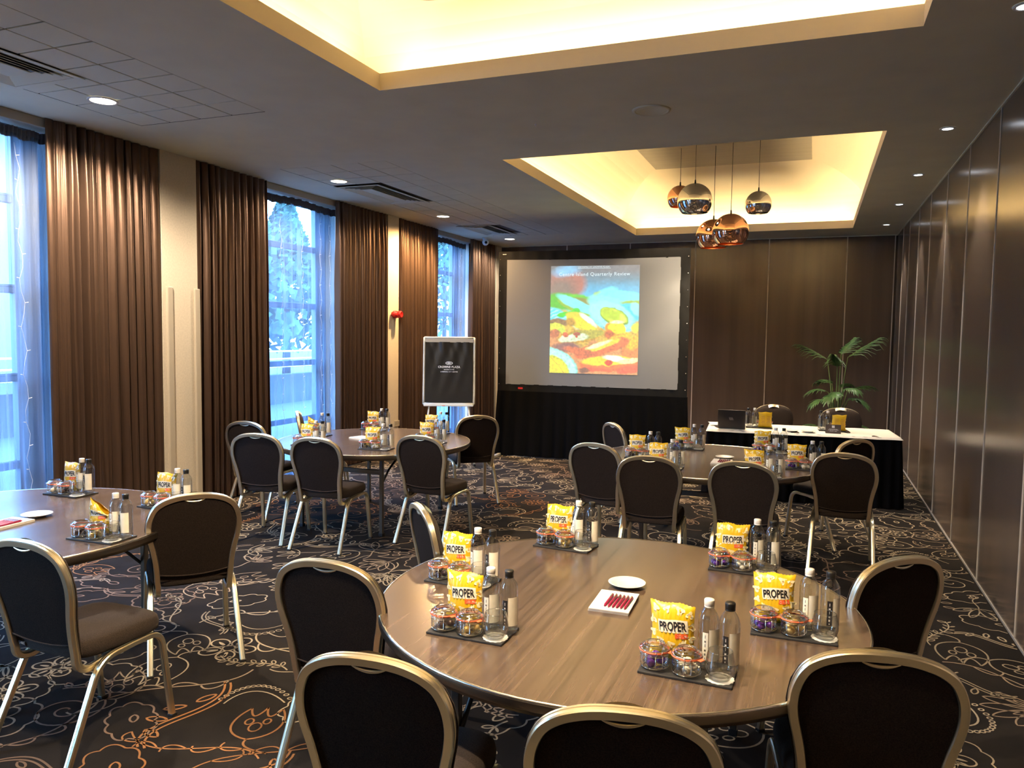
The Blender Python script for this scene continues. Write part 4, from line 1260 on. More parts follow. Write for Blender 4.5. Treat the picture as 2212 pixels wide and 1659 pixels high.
# laptop, seen from behind
root = empty('laptop', 'open dark grey laptop on the left of the white presenter table', 'laptop', (-0.845, 8.985, 0.7565), R(184))
b = MB(); b.bbox(-0.147, 0.147, -0.115, 0.115, 0, 0.016, 0.004); obj('base', b.mesh('base', M['lap']), root)
b = MB(); b.bbox(-0.147, 0.147, -0.004, 0.004, 0.0, 0.215, 0.003); ld = obj('lid', b.mesh('lid', M['lap']), root, loc=(0, 0.113, 0.014), rot=(R(-20), 0, 0))
b = MB()
for k in range(4): b.add([(-0.020+0.011*k, 0.0046, 0.092), (-0.017+0.011*k, 0.0046, 0.092), (-0.006+0.011*k, 0.0046, 0.126), (-0.009+0.011*k, 0.0046, 0.126)], [(0, 1, 2, 3)])
obj('lid_logo', b.mesh('lid_logo', M['alu']), ld, label='small slanted bar logo')
b = MB(); b.box(-0.137, 0.137, -0.0046, -0.0040, 0.012, 0.205); obj('display', b.mesh('display', M['dark']), ld)
b = MB(); b.box(-0.125, 0.125, -0.03, 0.085, 0.016, 0.0168); obj('keyboard', b.mesh('keyboard', M['dark']), root)
# papers beside the laptop
root = empty('paper_stack', 'loose white papers left of the laptop on the presenter table', 'paper', (-1.01, 9.24, 0.7562), R(12))
for k in range(4):
    b = MB(); b.bbox(-0.105, 0.105, -0.148, 0.148, 0.003*k, 0.003*k+0.002, 0.0004); obj('sheet', b.mesh('sheet', M['paper']), root, rot=(0, 0, R(3*k-4)))
# tent card
root = empty('tent_card', 'small dark brown tent card with white lettering on the presenter table', 'sign', (0.218, 8.965, 0.7562), R(3))
for s in (-1, 1):
    b = MB(); b.bbox(-0.077, 0.077, -0.0008, 0.0008, 0, 0.098, 0.0003)
    pn = obj('card_panel', b.mesh('card_panel', M['card']), root, loc=(0, s*0.030, 0), rot=(R(s*17), 0, 0))
    if s < 0:
        b = MB(); b.box(-0.014, 0.014, -0.0016, -0.0010, 0.062, 0.088); obj('card_logo', b.mesh('card_logo', M['paper']), pn)
        for txt, wdt, zz in (('WELCOME TO THE ROOM', 0.085, 0.048), ('WIFI AND PHONE ON REQUEST', 0.105, 0.038), ('THANK YOU', 0.072, 0.026)):
            b = MB()
            words = len(txt.split()); x = -wdt/2
            for wi, wlen in enumerate([len(q) for q in txt.split()]):
                l = wdt*wlen/len(txt.replace(' ', ''))*0.9; b.box(x, x+l, -0.0015, -0.0010, zz-0.0018, zz+0.0018); x += l+wdt*0.1/max(1, words-1)
            obj('card_line', b.mesh('card_line', M['paper']), pn)
saucer(-0.205, 8.905, 'left of two at the front edge of the presenter table', 0.7562)
saucer(-0.035, 8.925, 'right of two at the front edge of the presenter table', 0.7562)

#@@PLANT
root = empty('potted_palm', 'tall green palm in a dark pot behind the presenter table', 'plant', (0.33, 12.2, 0))
b = MB(); b.lathe([(0.0, 0.0), (0.15, 0.0), (0.20, 0.36), (0.215, 0.37), (0.205, 0.38), (0.19, 0.36), (0.19, 0.33)], 28); obj('pot', b.mesh('pot', M['pot']), root)
b = MB(); b.lathe([(0.0, 0.335), (0.192, 0.33)], 24); obj('soil', b.mesh('soil', M['soil']), root)
def frond(az, lean_, height, length, droop, nl, seed):
    r = np.random.default_rng(seed)
    d = Vector((math.cos(az), math.sin(az), 0))
    P = []
    for k in range(9): # stalk
        t = k/8; P.append(d*(0.04+lean_*t**1.8)+Vector((0, 0, 0.33+(height-0.33)*t)))
    for k in range(1, 11): # rachis
        t = k/10; P.append(P[8]+d*(length*t*0.85)+Vector((0, 0, length*(0.55*t-droop*t*t))))
    b = MB(); b.tube(P, [0.009-0.0065*k/18 for k in range(19)], 6); fr = obj('frond', b.mesh('frond', M['stem']), root)
    side = Vector((-d.y, d.x, 0))
    for k in range(nl):
        t = (k+0.5)/nl; i = 8+t*10; i0 = int(min(i, 17)); q = P[i0].lerp(P[i0+1], i-i0)
        tn = (P[i0+1]-P[i0]).normalized()
        for s in (-1, 1):
            ll = length*(0.66-0.40*abs(t-0.30)) * r.uniform(0.9, 1.1); wv = 0.023
            dirv = (side*s*math.cos(0.85+0.45*t)+tn*math.sin(0.85+0.45*t)).normalized()
            up = Vector((0, 0, 1)); vs = []
            for m_ in range(6):
                u = m_/5; c_ = q+dirv*(ll*u)+Vector((0, 0, 0.10*ll*u-(0.45+r.uniform(0, 0.25))*ll*u*u)); wd_ = wv*math.sin(PI*min(1, 0.12+0.88*u))**0.7*(1-u**4)
                wv_ = tn.cross(dirv).cross(dirv).normalized() if False else (tn-dirv*tn.dot(dirv)).normalized()
                vs += [c_-wv_*wd_, c_+Vector((0, 0, 0.004)), c_+wv_*wd_]
            fs = []
            for m_ in range(5): fs += [(3*m_, 3*m_+1, 3*m_+4, 3*m_+3), (3*m_+1, 3*m_+2, 3*m_+5, 3*m_+4)]
            b = MB(); b.add(vs, fs, 0, True); obj('leaflet', b.mesh('leaflet', M['leaf']), fr)
for args in ((R(25), 0.10, 1.50, 0.52, 0.02, 10, 1), (R(160), 0.12, 1.46, 0.46, 0.10, 9, 2), (R(60), 0.03, 1.54, 0.44, 0.02, 10, 3), (R(-100), 0.04, 1.36, 0.40, 0.10, 9, 4),
             (R(10), 0.10, 1.00, 0.36, 0.30, 8, 5), (R(190), 0.08, 0.98, 0.30, 0.50, 7, 6), (R(-25), 0.12, 0.88, 0.30, 0.65, 7, 7), (R(215), 0.12, 0.85, 0.28, 0.65, 7, 8), (R(-95), 0.06, 0.96, 0.28, 0.5, 7, 9), (R(60), 0.06, 1.05, 0.30, 0.4, 7, 10), (R(175), 0.18, 0.45, 0.30, 0.55, 6, 11), (R(-5), 0.18, 0.48, 0.28, 0.6, 6, 12),
             (R(130), 0.07, 1.10, 0.32, 0.45, 8, 13), (R(-50), 0.09, 1.02, 0.30, 0.5, 8, 14), (R(250), 0.10, 0.92, 0.28, 0.6, 7, 15), (R(35), 0.14, 0.86, 0.30, 0.6, 7, 16)):
    frond(*args)

#@@SCREEN
root = empty('projection_screen', 'large front projection screen on a black border with projected food slide', 'screen', (-2.945, 10.45, 0), R(3))
SX0, SX1, SZ0, SZ1 = -1.235, 1.235, 1.05, 2.845     # white area in local x, z
b = MB(); b.grid(lambda u, v: (SX0+(SX1-SX0)*u, -0.012, SZ0+(SZ1-SZ0)*v+0.012*math.sin(PI*u)*(1-v)*0-0.010*math.sin(PI*u)*v), 24, 12, smooth=True)
obj('screen_surface', b.mesh('screen_surface', M['screen']), root)
b = MB()
def border(x0, x1, z0, z1, nx_, nz_, ax):
    def f(u, v):
        x = x0+(x1-x0)*u; z = z0+(z1-z0)*v
        return (x, -0.006-0.006*abs(math.sin(x*14+z*9))-0.004*math.sin(x*31), z+(0.006*math.sin(x*23)*(1 if v < 0.5 else 0.2) if ax else 0))
    b.grid(f, nx_, nz_)
border(-1.36, 1.36, SZ1-0.005, 2.965, 80, 4, True); border(-1.36, 1.36, 0.93, SZ0+0.005, 80, 4, True)
border(-1.36, SX0+0.005, SZ0, SZ1, 5, 50, False); border(SX1-0.005, 1.36, SZ0, SZ1, 5, 50, False)
b.box(-1.345, 1.345, 0.002, 0.030, 0.94, 2.955)
obj('black_border', b.mesh('black_border', M['border']), root, label='black snap-on fabric border')
b = MB()
for s in (-1, 1):
    for z in np.linspace(1.05, 2.85, 9): b.lathe([(0.0, 0.004), (0.006, 0.003), (0.007, 0.0)], 8, mi=0); b.xf(Matrix.Translation((s*1.335, -0.016, z))@Matrix.Rotation(PI/2, 4, 'X'), len(b.v)-24)
obj('snap_studs', b.mesh('snap_studs', M['wire']), root)
for s in (-1, 1):
    b = MB(); b.bbox(s*1.31-0.02, s*1.31+0.02, 0.02, 0.06, 0.03, 1.6, 0.004)
    b.bbox(s*1.31-0.025, s*1.31+0.025, -0.42, 0.46, 0.0, 0.035, 0.005)
    obj('leg', b.mesh('leg', M['alu']), root)
b = MB()
def skirt(u, v):
    x = -1.36+2.72*u; z = 0.012+0.94*v; fl = 1+0.035*(1-v)
    return (x*fl, -0.02-0.035*(1-v)-(0.006+0.014*(1-v))*math.sin(u*PI*2*15+0.8*math.sin(u*17)), z)
b.grid(skirt, 300, 6)
for s in (-1, 1): b.grid(lambda u, v: (s*1.36*(1+0.035*(1-v)), -0.02-0.035*(1-v)+0.10*u, 0.012+0.94*v), 4, 6)
obj('screen_skirt', b.mesh('screen_skirt', M['black']), root, label='gathered black cloth skirt below the screen')

# projected slide painted as light on a fine grid
def paint(nx_, ny_):
    X, Y = np.meshgrid(np.linspace(0, 1, nx_), np.linspace(0, 1, ny_))   # Y down
    g = np.random.default_rng(5)
    def nz(sx, sy):
        a = g.standard_normal((sy+2, sx+2)); xi = X*sx; yi = Y*sy; x0 = xi.astype(int); y0 = yi.astype(int); fx = xi-x0; fy = yi-y0
        fx = fx*fx*(3-2*fx); fy = fy*fy*(3-2*fy)
        return (a[y0, x0]*(1-fx)+a[y0, x0+1]*fx)*(1-fy)+(a[y0+1, x0]*(1-fx)+a[y0+1, x0+1]*fx)*fy
    N1, N2, N3 = nz(6, 7), nz(16, 20), nz(45, 55)
    X0, Y0 = X, Y
    X = X+0.0025*nz(9, 11)+0.003*nz(34, 40); Y = Y+0.0025*nz(9, 11)+0.003*nz(34, 40)
    X = np.clip(X, 0, 0.9999); Y = np.clip(Y, 0, 0.9999)
    def lin(h): 
        c = np.array([int(h[i:i+2], 16) for i in (0, 2, 4)])/255.; return c**2.2
    im = np.zeros((ny_, nx_, 3))+lin('75787b')
    def lay(mask, c): 
        nonlocal im
        m = np.clip(mask, 0, 1)[..., None]; im = im*(1-m)+(c if isinstance(c, np.ndarray) and c.ndim == 3 else lin(c))*m
    def ell(cx, cy, rx, ry, a=0, soft=0.1, wob=0.05):
        ca, sa = math.cos(R(a)), math.sin(R(a)); dx, dy = X-cx, (Y-cy)*1.21
        u = (dx*ca+dy*sa)/rx; v = (-dx*sa+dy*ca)/ry; d = np.sqrt(u*u+v*v)+wob*N2*0.3
        return (1-d)/soft+0.5
    # blurred backdrop
    lay(np.clip((Y-0.05)/0.16, 0, 1)*(Y < 0.40)*np.clip((X-0.2)/0.25, 0, 1), '5aa0bc'); lay(np.clip((Y-0.13)/0.13, 0, 1)*(Y < 0.36)*0.8, '5ebfea')
    lay(ell(0.19, 0.17, 0.21, 0.17, 0, 0.35, 0), 'ae7260'); lay(ell(0.12, 0.22, 0.16, 0.12, 0, 0.9, 0), '857468'); lay(ell(0.18, 0.045, 0.14, 0.06, -8, 0.8, 0), '84c0e6')
    lay((Y-0.27)/0.03+0.15*N1, '86d8c8'); lay((Y-0.45+0.1*N1)/0.05, 'd8b040'); lay((Y-0.66+0.1*N1)/0.06, 'd08c52')
    lay(ell(0.17, 0.33, 0.28, 0.09, 5, 0.3), '4cb818'); lay(ell(0.30, 0.31, 0.2, 0.05, 5, 0.4), '62c828'); lay(ell(0.36, 0.34, 0.14, 0.05, 12, 0.4), '8a8d3a')
    lay(ell(0.60, 0.27, 0.16, 0.06, -25, 0.4), '7df3e6'); lay(ell(0.54, 0.27, 0.05, 0.04, -25, 0.5), 'a8c840')
    lay(ell(0.78, 0.285, 0.26, 0.065, 3, 0.3), '78f5f2'); lay(ell(0.93, 0.345, 0.13, 0.03, 3, 0.5), '9cc02c'); lay(ell(0.62, 0.34, 0.19, 0.08, 10, 0.3), '85f0e2')
    lay(ell(0.30, 0.385, 0.23, 0.055, 22, 0.2), '8cb820'); lay(ell(0.31, 0.36, 0.25, 0.055, 24, 0.25), '7ef4ee')
    lay(ell(0.90, 0.43, 0.13, 0.09, 30, 0.2), '38d0ee'); lay(ell(0.97, 0.40, 0.08, 0.05, 60, 0.3), '8cf2ff')
    lay(ell(0.05, 0.45, 0.16, 0.07, 15, 0.2), '48d8ec'); lay(np.clip(ell(0.05, 0.45, 0.15, 0.06, 15, 0.2), 0, 1)*(np.sin(Y*190+X*60) > 0.3), 'a8f6ff')
    lay(ell(0.08, 0.53, 0.14, 0.05, 0, 0.3), '8a6a3a')
    # half egg, centre right
    lay(ell(0.70, 0.475, 0.275, 0.15, 22, 0.10), '7cd8d8'); lay(ell(0.69, 0.455, 0.26, 0.14, 22, 0.15), '98fbf6'); lay(ell(0.725, 0.465, 0.175, 0.088, 22, 0.10), '6f9c10')
    lay(ell(0.72, 0.46, 0.16, 0.078, 22, 0.15), 'b4d41c'); lay(np.clip(ell(0.72, 0.46, 0.15, 0.07, 22, 0.2), 0, 1)*np.clip(N2*0.9, 0, 1), 'e4f26a')
    for cx, cy in ((0.18, 0.445), (0.25, 0.435), (0.30, 0.415), (0.13, 0.455)): lay(ell(cx, cy, 0.05, 0.028, -20+cx*90, 0.3), '3ccc14')
    # potato wedges and prawns
    lay(ell(0.36, 0.52, 0.20, 0.085, 28, 0.12), 'd8cc28'); lay(ell(0.44, 0.50, 0.12, 0.03, 38, 0.3), 'f6fbd0'); lay(ell(0.40, 0.55, 0.15, 0.045, 28, 0.3), 'f4e018'); lay(ell(0.24, 0.52, 0.05, 0.05, 28, 0.5), 'b88c28')
    lay(ell(0.08, 0.57, 0.10, 0.045, 10, 0.2), 'cfd838'); lay(ell(0.05, 0.63, 0.06, 0.05, 0, 0.3), 'b8683a'); lay(ell(0.14, 0.61, 0.05, 0.03, 40, 0.3), 'c6e04a')
    lay(ell(0.34, 0.655, 0.26, 0.07, -8, 0.10), 'c09018'); lay(ell(0.40, 0.64, 0.22, 0.055, -8, 0.12), 'b0a838'); lay(ell(0.27, 0.67, 0.17, 0.045, -8, 0.2), 'd8f0c0'); lay(ell(0.18, 0.64, 0.035, 0.032, 0, 0.3), 'c05a34'); lay(ell(0.31, 0.635, 0.04, 0.022, 0, 0.3), 'b0583a'); lay(ell(0.31, 0.66, 0.014, 0.012, 0, 0.3), 'c04018')
    lay(ell(0.74, 0.59, 0.12, 0.08, 30, 0.12), 'ee9a18'); lay(ell(0.76, 0.57, 0.10, 0.07, 10, 0.15), 'ffe010'); lay(ell(0.76, 0.52, 0.08, 0.018, 0, 0.4), 'fff6b0'); lay(ell(0.87, 0.66, 0.07, 0.05, 60, 0.2), 'ffd020'); lay(ell(0.68, 0.63, 0.05, 0.05, 20, 0.4), 'c0602a')
    lay(ell(0.97, 0.57, 0.05, 0.05, 0, 0.3), 'e8e83a'); lay(ell(0.97, 0.75, 0.17, 0.11, -35, 0.12), 'e88038'); lay(ell(0.97, 0.70, 0.11, 0.06, -35, 0.4), 'f0b020')
    lay(ell(0.80, 0.67, 0.13, 0.05, -15, 0.2), 'f2b428'); lay(ell(0.60, 0.76, 0.33, 0.075, -18, 0.12), 'dc6a36'); lay(ell(0.59, 0.735, 0.22, 0.04, -20, 0.2), 'f0d030'); lay(ell(0.56, 0.73, 0.15, 0.024, -20, 0.4), 'f4ffb0')
    lay(ell(0.20, 0.755, 0.16, 0.05, 0, 0.5), '8a5a52'); lay(ell(0.36, 0.80, 0.2, 0.04, 12, 0.4), 'd06838')
    lay(ell(0.68, 0.905, 0.34, 0.085, -4, 0.10), 'f07030'); lay(ell(0.66, 0.875, 0.28, 0.055, -4, 0.2), 'ffd820'); lay(ell(0.76, 0.855, 0.14, 0.03, 8, 0.4), 'fffbe8'); lay(ell(0.92, 0.87, 0.14, 0.03, -8, 0.3), 'fff4a0'); lay(ell(0.68, 0.89, 0.05, 0.03, 0, 0.4), 'd83c10'); lay(ell(0.92, 0.95, 0.16, 0.045, -10, 0.3), 'ee5c38')
    lay(ell(0.52, 0.96, 0.20, 0.02, 0, 0.6), 'ea5a36'); lay(ell(0.40, 0.97, 0.06, 0.03, 0, 0.4), '7a4a30')
    lay(ell(0.02, 0.935, 0.32, 0.205, 18, 0.06), '58d0c0'); lay(ell(0.02, 0.93, 0.30, 0.19, 18, 0.12), 'aef8e0'); lay(ell(0.03, 0.955, 0.20, 0.14, 22, 0.10), 'b8c418'); lay(ell(0.03, 0.955, 0.18, 0.12, 22, 0.2), 'ecdc20')
    lay(np.clip(1-np.abs(Y-0.86-0.9*(X-0.02)+0.01*N3)/0.006, 0, 1)*(X < 0.17)*(Y > 0.85), '8c5c10')
    im *= np.clip(1+0.06*N3+0.05*N2*(Y > 0.4)[:, :], 0.7, 1.3)[..., None]
    im *= np.clip(1+0.16*nz(60, 74)*(Y0 > 0.5), 0.6, 1.5)[..., None]
    im = im*0.88+0.06
    return np.clip(im, 0, 1.2)
nx_, ny_ = 170, 204
im = paint(nx_, ny_)
# slide rectangle in screen coordinates
PX0, PX1, PZ0, PZ1 = -0.575, 0.685, 1.235, 2.745
vs = np.stack([np.tile(np.linspace(PX0, PX1, nx_), ny_), np.full(nx_*ny_, -0.0155), np.repeat(np.linspace(PZ1, PZ0, ny_), nx_)], 1)
a_ = (np.arange(ny_-1)[:, None]*nx_+np.arange(nx_-1)[None]).ravel()
fs = np.stack([a_, a_+nx_, a_+nx_+1, a_+1], 1)
me = bpy.data.meshes.new('projected_slide'); me.from_pydata(vs.tolist(), [], fs.tolist()); me.materials.append(M['slide'])
ca = me.color_attributes.new('Col', 'FLOAT_COLOR', 'POINT')
ca.data.foreach_set('color', np.concatenate([im.reshape(-1, 3), np.ones((nx_*ny_, 1))], 1).astype(np.float32).ravel()); me.update()
sl = obj('projected_slide', me, root, label='bright projected picture of a prawn and egg salad')
PW = PX1-PX0; PH = PZ1-PZ0
t = text_mesh('Centre Island Quarterly Review', PW*0.80, M['slidetext'], bold=0.006, spacing=1.12)
obj('slide_title', t, sl, loc=(PX0+PW*0.495, -0.0175, PZ1-PH*0.083), rot=(PI/2, 0, 0))
t = text_mesh('CATERING AT CROWNE PLAZA', PW*0.35, M['slidetext'], bold=0.004, spacing=1.2, shear=0.25)
obj('slide_caption', t, sl, loc=(PX0+PW*0.49, -0.0175, PZ1-PH*0.012), rot=(PI/2, 0, 0))
b = MB(); b.box(PX0+PW*0.31, PX0+PW*0.68, -0.0178, -0.0172, PZ1-PH*0.0265, PZ1-PH*0.0235); obj('slide_rule', b.mesh('slide_rule', M['slidetext']), sl)
# small maker tag on the border
b = MB(); b.box(-1.30, -1.245, -0.020, -0.019, 2.92, 2.928); obj('border_tag', b.mesh('border_tag', M['paper']), root)
b = MB(); b.box(-1.04, -0.97, -0.026, -0.024, 0.985, 1.01); obj('corner_sticker', b.mesh('corner_sticker', M['alarm']), root)

#@@EASEL
FX, FY = -4.62, 9.40
root = empty('flip_chart', 'white framed flip chart easel with black sheet before the far window', 'flip chart', (FX, FY, 0), R(24))
brd = R(-7)
bz0, bz1, bw = 0.80, 1.73, 0.355
def tiltp(x, y, z): return (x, y*math.cos(brd)-(z-bz0)*math.sin(brd)*-1*0+ (z-bz0)*math.tan(-brd), z)
b = MB()
for s in (-1, 1): b.tube([(s*(bw-0.012), 0.0+(z-bz0)*0.12, z) for z in np.linspace(bz0+0.01, bz1-0.01, 8)], 0.015, 8)
b.tube([(x, 0.0, bz0+0.012) for x in np.linspace(-bw+0.012, bw-0.012, 6)], 0.021, 8); b.tube([(x, (bz1-bz0)*0.12, bz1-0.012) for x in np.linspace(-bw+0.012, bw-0.012, 6)], 0.013, 8)
obj('board_frame', b.mesh('board_frame', M['easel']), root, label='rounded white frame')
b = MB(); b.grid(lambda u, v: ((u*2-1)*(bw-0.01), 0.004+0.12*(bz1-bz0)*v, bz0+(bz1-bz0)*v), 2, 2); b.grid(lambda u, v: ((u*2-1)*(bw-0.01), 0.016+0.12*(bz1-bz0)*v, bz0+(bz1-bz0)*v), 2, 2, flip=True)
obj('whiteboard', b.mesh('whiteboard', M['easel']), root)
b = MB(); z0 = bz1-0.075
b.add([(-bw+0.02, (z0-bz0)*0.12-0.022, z0), (bw-0.02, (z0-bz0)*0.12-0.022, z0), (bw-0.02, (z0-bz0)*0.12-0.016, z0+0.045), (-bw+0.02, (z0-bz0)*0.12-0.016, z0+0.045)], [(0, 1, 2, 3)])
b.bbox(-bw+0.02, bw-0.02, (z0-bz0)*0.12-0.018, (z0-bz0)*0.12+0.012, z0, z0+0.045, 0.004)
obj('clamp_bar', b.mesh('clamp_bar', M['guard']), root)
b = MB()
def sheet(u, v):
    z = bz0+0.04+(z0-bz0-0.035)*v; x = -bw+0.03+(2*bw-0.065)*u
    w = 0.008*v*v*math.sin(13*u+3*v)+0.006*v*math.sin(23*u-9*v+1)*(1-abs(2*u-1)**3)+0.003*math.sin(6*u+5*v)+0.004*v**3*math.sin(37*u+14*v)
    return (x, (z-bz0)*0.12-0.022-w, z)
b.grid(sheet, 40, 30)
ps = obj('flip_sheet', b.mesh('flip_sheet', M['pad']), root, label='creased glossy black sheet')
def onsheet(me_, zc):
    def f(x, y, zz):
        z = zc+y; u = (x+bw-0.03)/(2*bw-0.065); v = (z-bz0-0.04)/(z0-bz0-0.035); p = sheet(u, v); return (x, p[1]-0.003, z)
    return warp(me_, f)
zl = 1.32
for txt, wdt, h, zz, bo in (('CROWNE PLAZA', 0.30, 0.030, zl, 0.03), ('AN IHG HOTEL', 0.145, 0.013, zl-0.036, 0.03), ('LIVERPOOL CITY CENTRE', 0.235, 0.014, zl-0.066, 0.03)):
    obj('logo_lettering', onsheet(text_mesh(txt, wdt, M['paper'], bold=bo, height=h, spacing=1.05, sub=0.02), zz), ps)
b = MB()
def ell_pts(rx, rz, n=28): return [(rx*math.cos(2*PI*k/n), rz*math.sin(2*PI*k/n)) for k in range(n)]
o1, o2 = ell_pts(0.050, 0.022), ell_pts(0.040, 0.015)
for k in range(28):
    k2 = (k+1) % 28; b.add([(o1[k][0], o1[k][1], 0), (o1[k2][0], o1[k2][1], 0), (o2[k2][0], o2[k2][1], 0), (o2[k][0], o2[k][1], 0)], [(0, 1, 2, 3)])
for cx in (-0.014, 0, 0.014):
    q = ell_pts(0.012, 0.011, 14); q2 = ell_pts(0.007, 0.006, 14)
    for k in range(14):
        k2 = (k+1) % 14; b.add([(cx+q[k][0], q[k][1], 0), (cx+q[k2][0], q[k2][1], 0), (cx+q2[k2][0], q2[k2][1], 0), (cx+q2[k][0], q2[k][1], 0)], [(0, 1, 2, 3)])
obj('logo_emblem', onsheet(b.mesh('logo_emblem', M['paper']), zl+0.052), ps)
b = MB(); b.bbox(-bw+0.02, bw-0.02, -0.060, -0.010, bz0-0.012, bz0+0.006, 0.004); obj('pen_tray', b.mesh('pen_tray', M['easel']), root)
b = MB(); b.box(-0.09, -0.05, -0.061, -0.060, bz0-0.006, bz0+0.001); obj('tray_sticker', b.mesh('tray_sticker', M['red']), root)
for (x0, y0, x1, y1, zt_) in ((-0.25, 0.03, -0.36, -0.22, 0.9), (0.25, 0.03, 0.36, -0.22, 0.9), (0.0, 0.10, -0.02, 0.52, 1.6)):
    b = MB(); b.tube([(x0, y0, zt_), (x1, y1, 0.01)], 0.013, 8)
    lg = obj('leg', b.mesh('leg', M['easel'] if zt_ < 1 else M['dark']), root)
    b = MB(); b.lathe([(0.0, 0.0), (0.016, 0.0), (0.016, 0.03), (0.0, 0.03)], 10, x1, y1); obj('rubber_foot', b.mesh('rubber_foot', M['dark']), lg)

#@@PENDANTS
def pendant(x, y, z, r, m, inner, label, ztop):
    root = empty('pendant_lamp', label, 'lamp', (x, y, z), 0, 'mirrored globe pendants')
    a0, a1 = R(2), R(133)
    P = [(r*math.sin(a), r*math.cos(a)) for a in np.linspace(a0, a1, 40)]
    b = MB(); b.lathe(P, 56); obj('globe_shade', b.mesh('globe_shade', m), root)
    P = [((r-0.004)*math.sin(a), (r-0.004)*math.cos(a)) for a in np.linspace(a0, a1, 24)][::-1]
    b = MB(); b.lathe([(r*math.sin(a1), r*math.cos(a1))]+P, 48); obj('shade_lining', b.mesh('shade_lining', inner), root)
    b = MB(); b.lathe([(0.0, r+0.045), (0.008, r+0.043), (0.011, r+0.004), (0.02, r-0.002)], 14); obj('cord_grip', b.mesh('cord_grip', M['dark']), root)
    b = MB(); b.tube([(0, 0, r+0.04), (0, 0, ztop-z)], 0.0035, 6); obj('cord', b.mesh('cord', M['dark']), root)
    b = MB(); b.lathe([(0.0, -r*0.35), (r*0.14, -r*0.30), (r*0.18, -r*0.15), (r*0.12, 0.02), (r*0.08, r*0.3), (0.0, r*0.35)], 16); obj('bulb', b.mesh('bulb', BULB), root)
    pend_lamp(root, r, y > 6)
def pend_lamp(root, r, far):
    ld = bpy.data.lights.new('pendant_beam', 'SPOT'); ld.energy = PENDANT_W*(0.42 if far else 0.85); ld.color = (1.0, 0.78, 0.52); ld.spot_size = R(118 if far else 150); ld.spot_blend = 0.35; ld.shadow_soft_size = r*0.16
    lo = bpy.data.objects.new('pendant_beam', ld); COL.objects.link(lo); lo.parent = root; lo.location = (0, 0, -r*0.45)
BULB = emis('pendant_bulb', (1.0, 0.62, 0.28), 3.0)
PT = ZC+0.745
pendant(-1.434, 9.70, 3.44, 0.212, M['chrome'], M['chrome'], 'large chrome globe pendant, left of centre in the far coffer', PT)
pendant(-0.999, 9.70, 3.050, 0.216, M['copper'], M['copin'], 'large copper globe pendant, lower right, in front of another copper globe', PT)
pendant(-1.257, 10.15, 3.058, 0.216, M['copper'], M['copin'], 'large copper globe pendant, lowest, partly behind another copper globe', PT)
pendant(-0.705, 9.95, 3.405, 0.158, M['chrome'], M['chrome'], 'small chrome globe pendant at the right of the cluster', PT)
pendant(-1.690, 10.15, 3.56, 0.162, M['copper'], M['copin'], 'small copper globe pendant behind the large chrome globe', PT)
pendant(-1.08, 2.0, 2.955, 0.216, M['chrome'], M['copin'], 'globe pendant bottom just entering the photo top edge', PT)
for (x, y, z, m_, w_) in ((-1.45, 1.55, 3.40, 'copper', 'added copper globe pendant, unseen, left in the near coffer, lighting the front table'), (-0.80, 1.45, 3.25, 'chrome', 'added chrome globe pendant, unseen, right in the near coffer, lighting the front table')):  # two unseen pendants added to light the front table
    pendant(x, y, z, 0.216, M[m_], M['copin'], w_, PT)

#@@FIXTURES
def downlight(x, y, r, lens, label, power, col, blend, size, spot, tiltx=0.0):
    root = empty('downlight', label, 'light', (x, y, ZC), 0, 'recessed round downlights')
    b = MB(); b.lathe([(r+0.02, -0.0005), (r+0.018, -0.006), (r+0.004, -0.008), (r, -0.004)], 32); obj('rim', b.mesh('rim', M['white']), root)
    b = MB(); b.lathe([(r+0.001, -0.0045), (r*0.6, -0.007), (0.0, -0.008)], 32); obj('lens', b.mesh('lens', lens), root)
    ld = bpy.data.lights.new('downlight_beam', 'SPOT'); ld.energy = power; ld.color = col; ld.spot_size = R(spot); ld.spot_blend = blend; ld.shadow_soft_size = size
    lo = bpy.data.objects.new('downlight_beam', ld); COL.objects.link(lo); lo.parent = root; lo.location = (0, 0, -0.03); lo.rotation_euler = (0, tiltx, 0)
names = ['nearest the left photo edge', 'before the first far ceiling vent', 'above the copper lit drape', 'beside the security camera in the far corner']
for (x, y), nm, colr, pw_ in zip(((-4.895, 4.223), (-4.971, 7.323), (-5.021, 9.988), (-5.082, 12.724)), names, ((1, .80, .58), (1, .80, .58), (1, .60, .26), (1, .82, .62)), (1.0, 0.38, 0.85, 0.35)):
    downlight(x, y, 0.085, M['led'], 'glowing round ceiling downlight '+nm, SPOT_L*pw_, colr, 0.5, 0.06, 162)
for y, nm in zip((4.576, 6.991, 8.855, 10.73, 12.596), ('at the top right photo corner', 'second from the camera along the panelled wall', 'third from the camera along the panelled wall', 'fourth from the camera along the panelled wall', 'farthest along the panelled wall')):
    downlight(0.912, y, 0.038, M['led2'], 'small white ceiling downlight '+nm, SPOT_R, (1.0, 0.90, 0.80), 0.5, 0.04, 66)

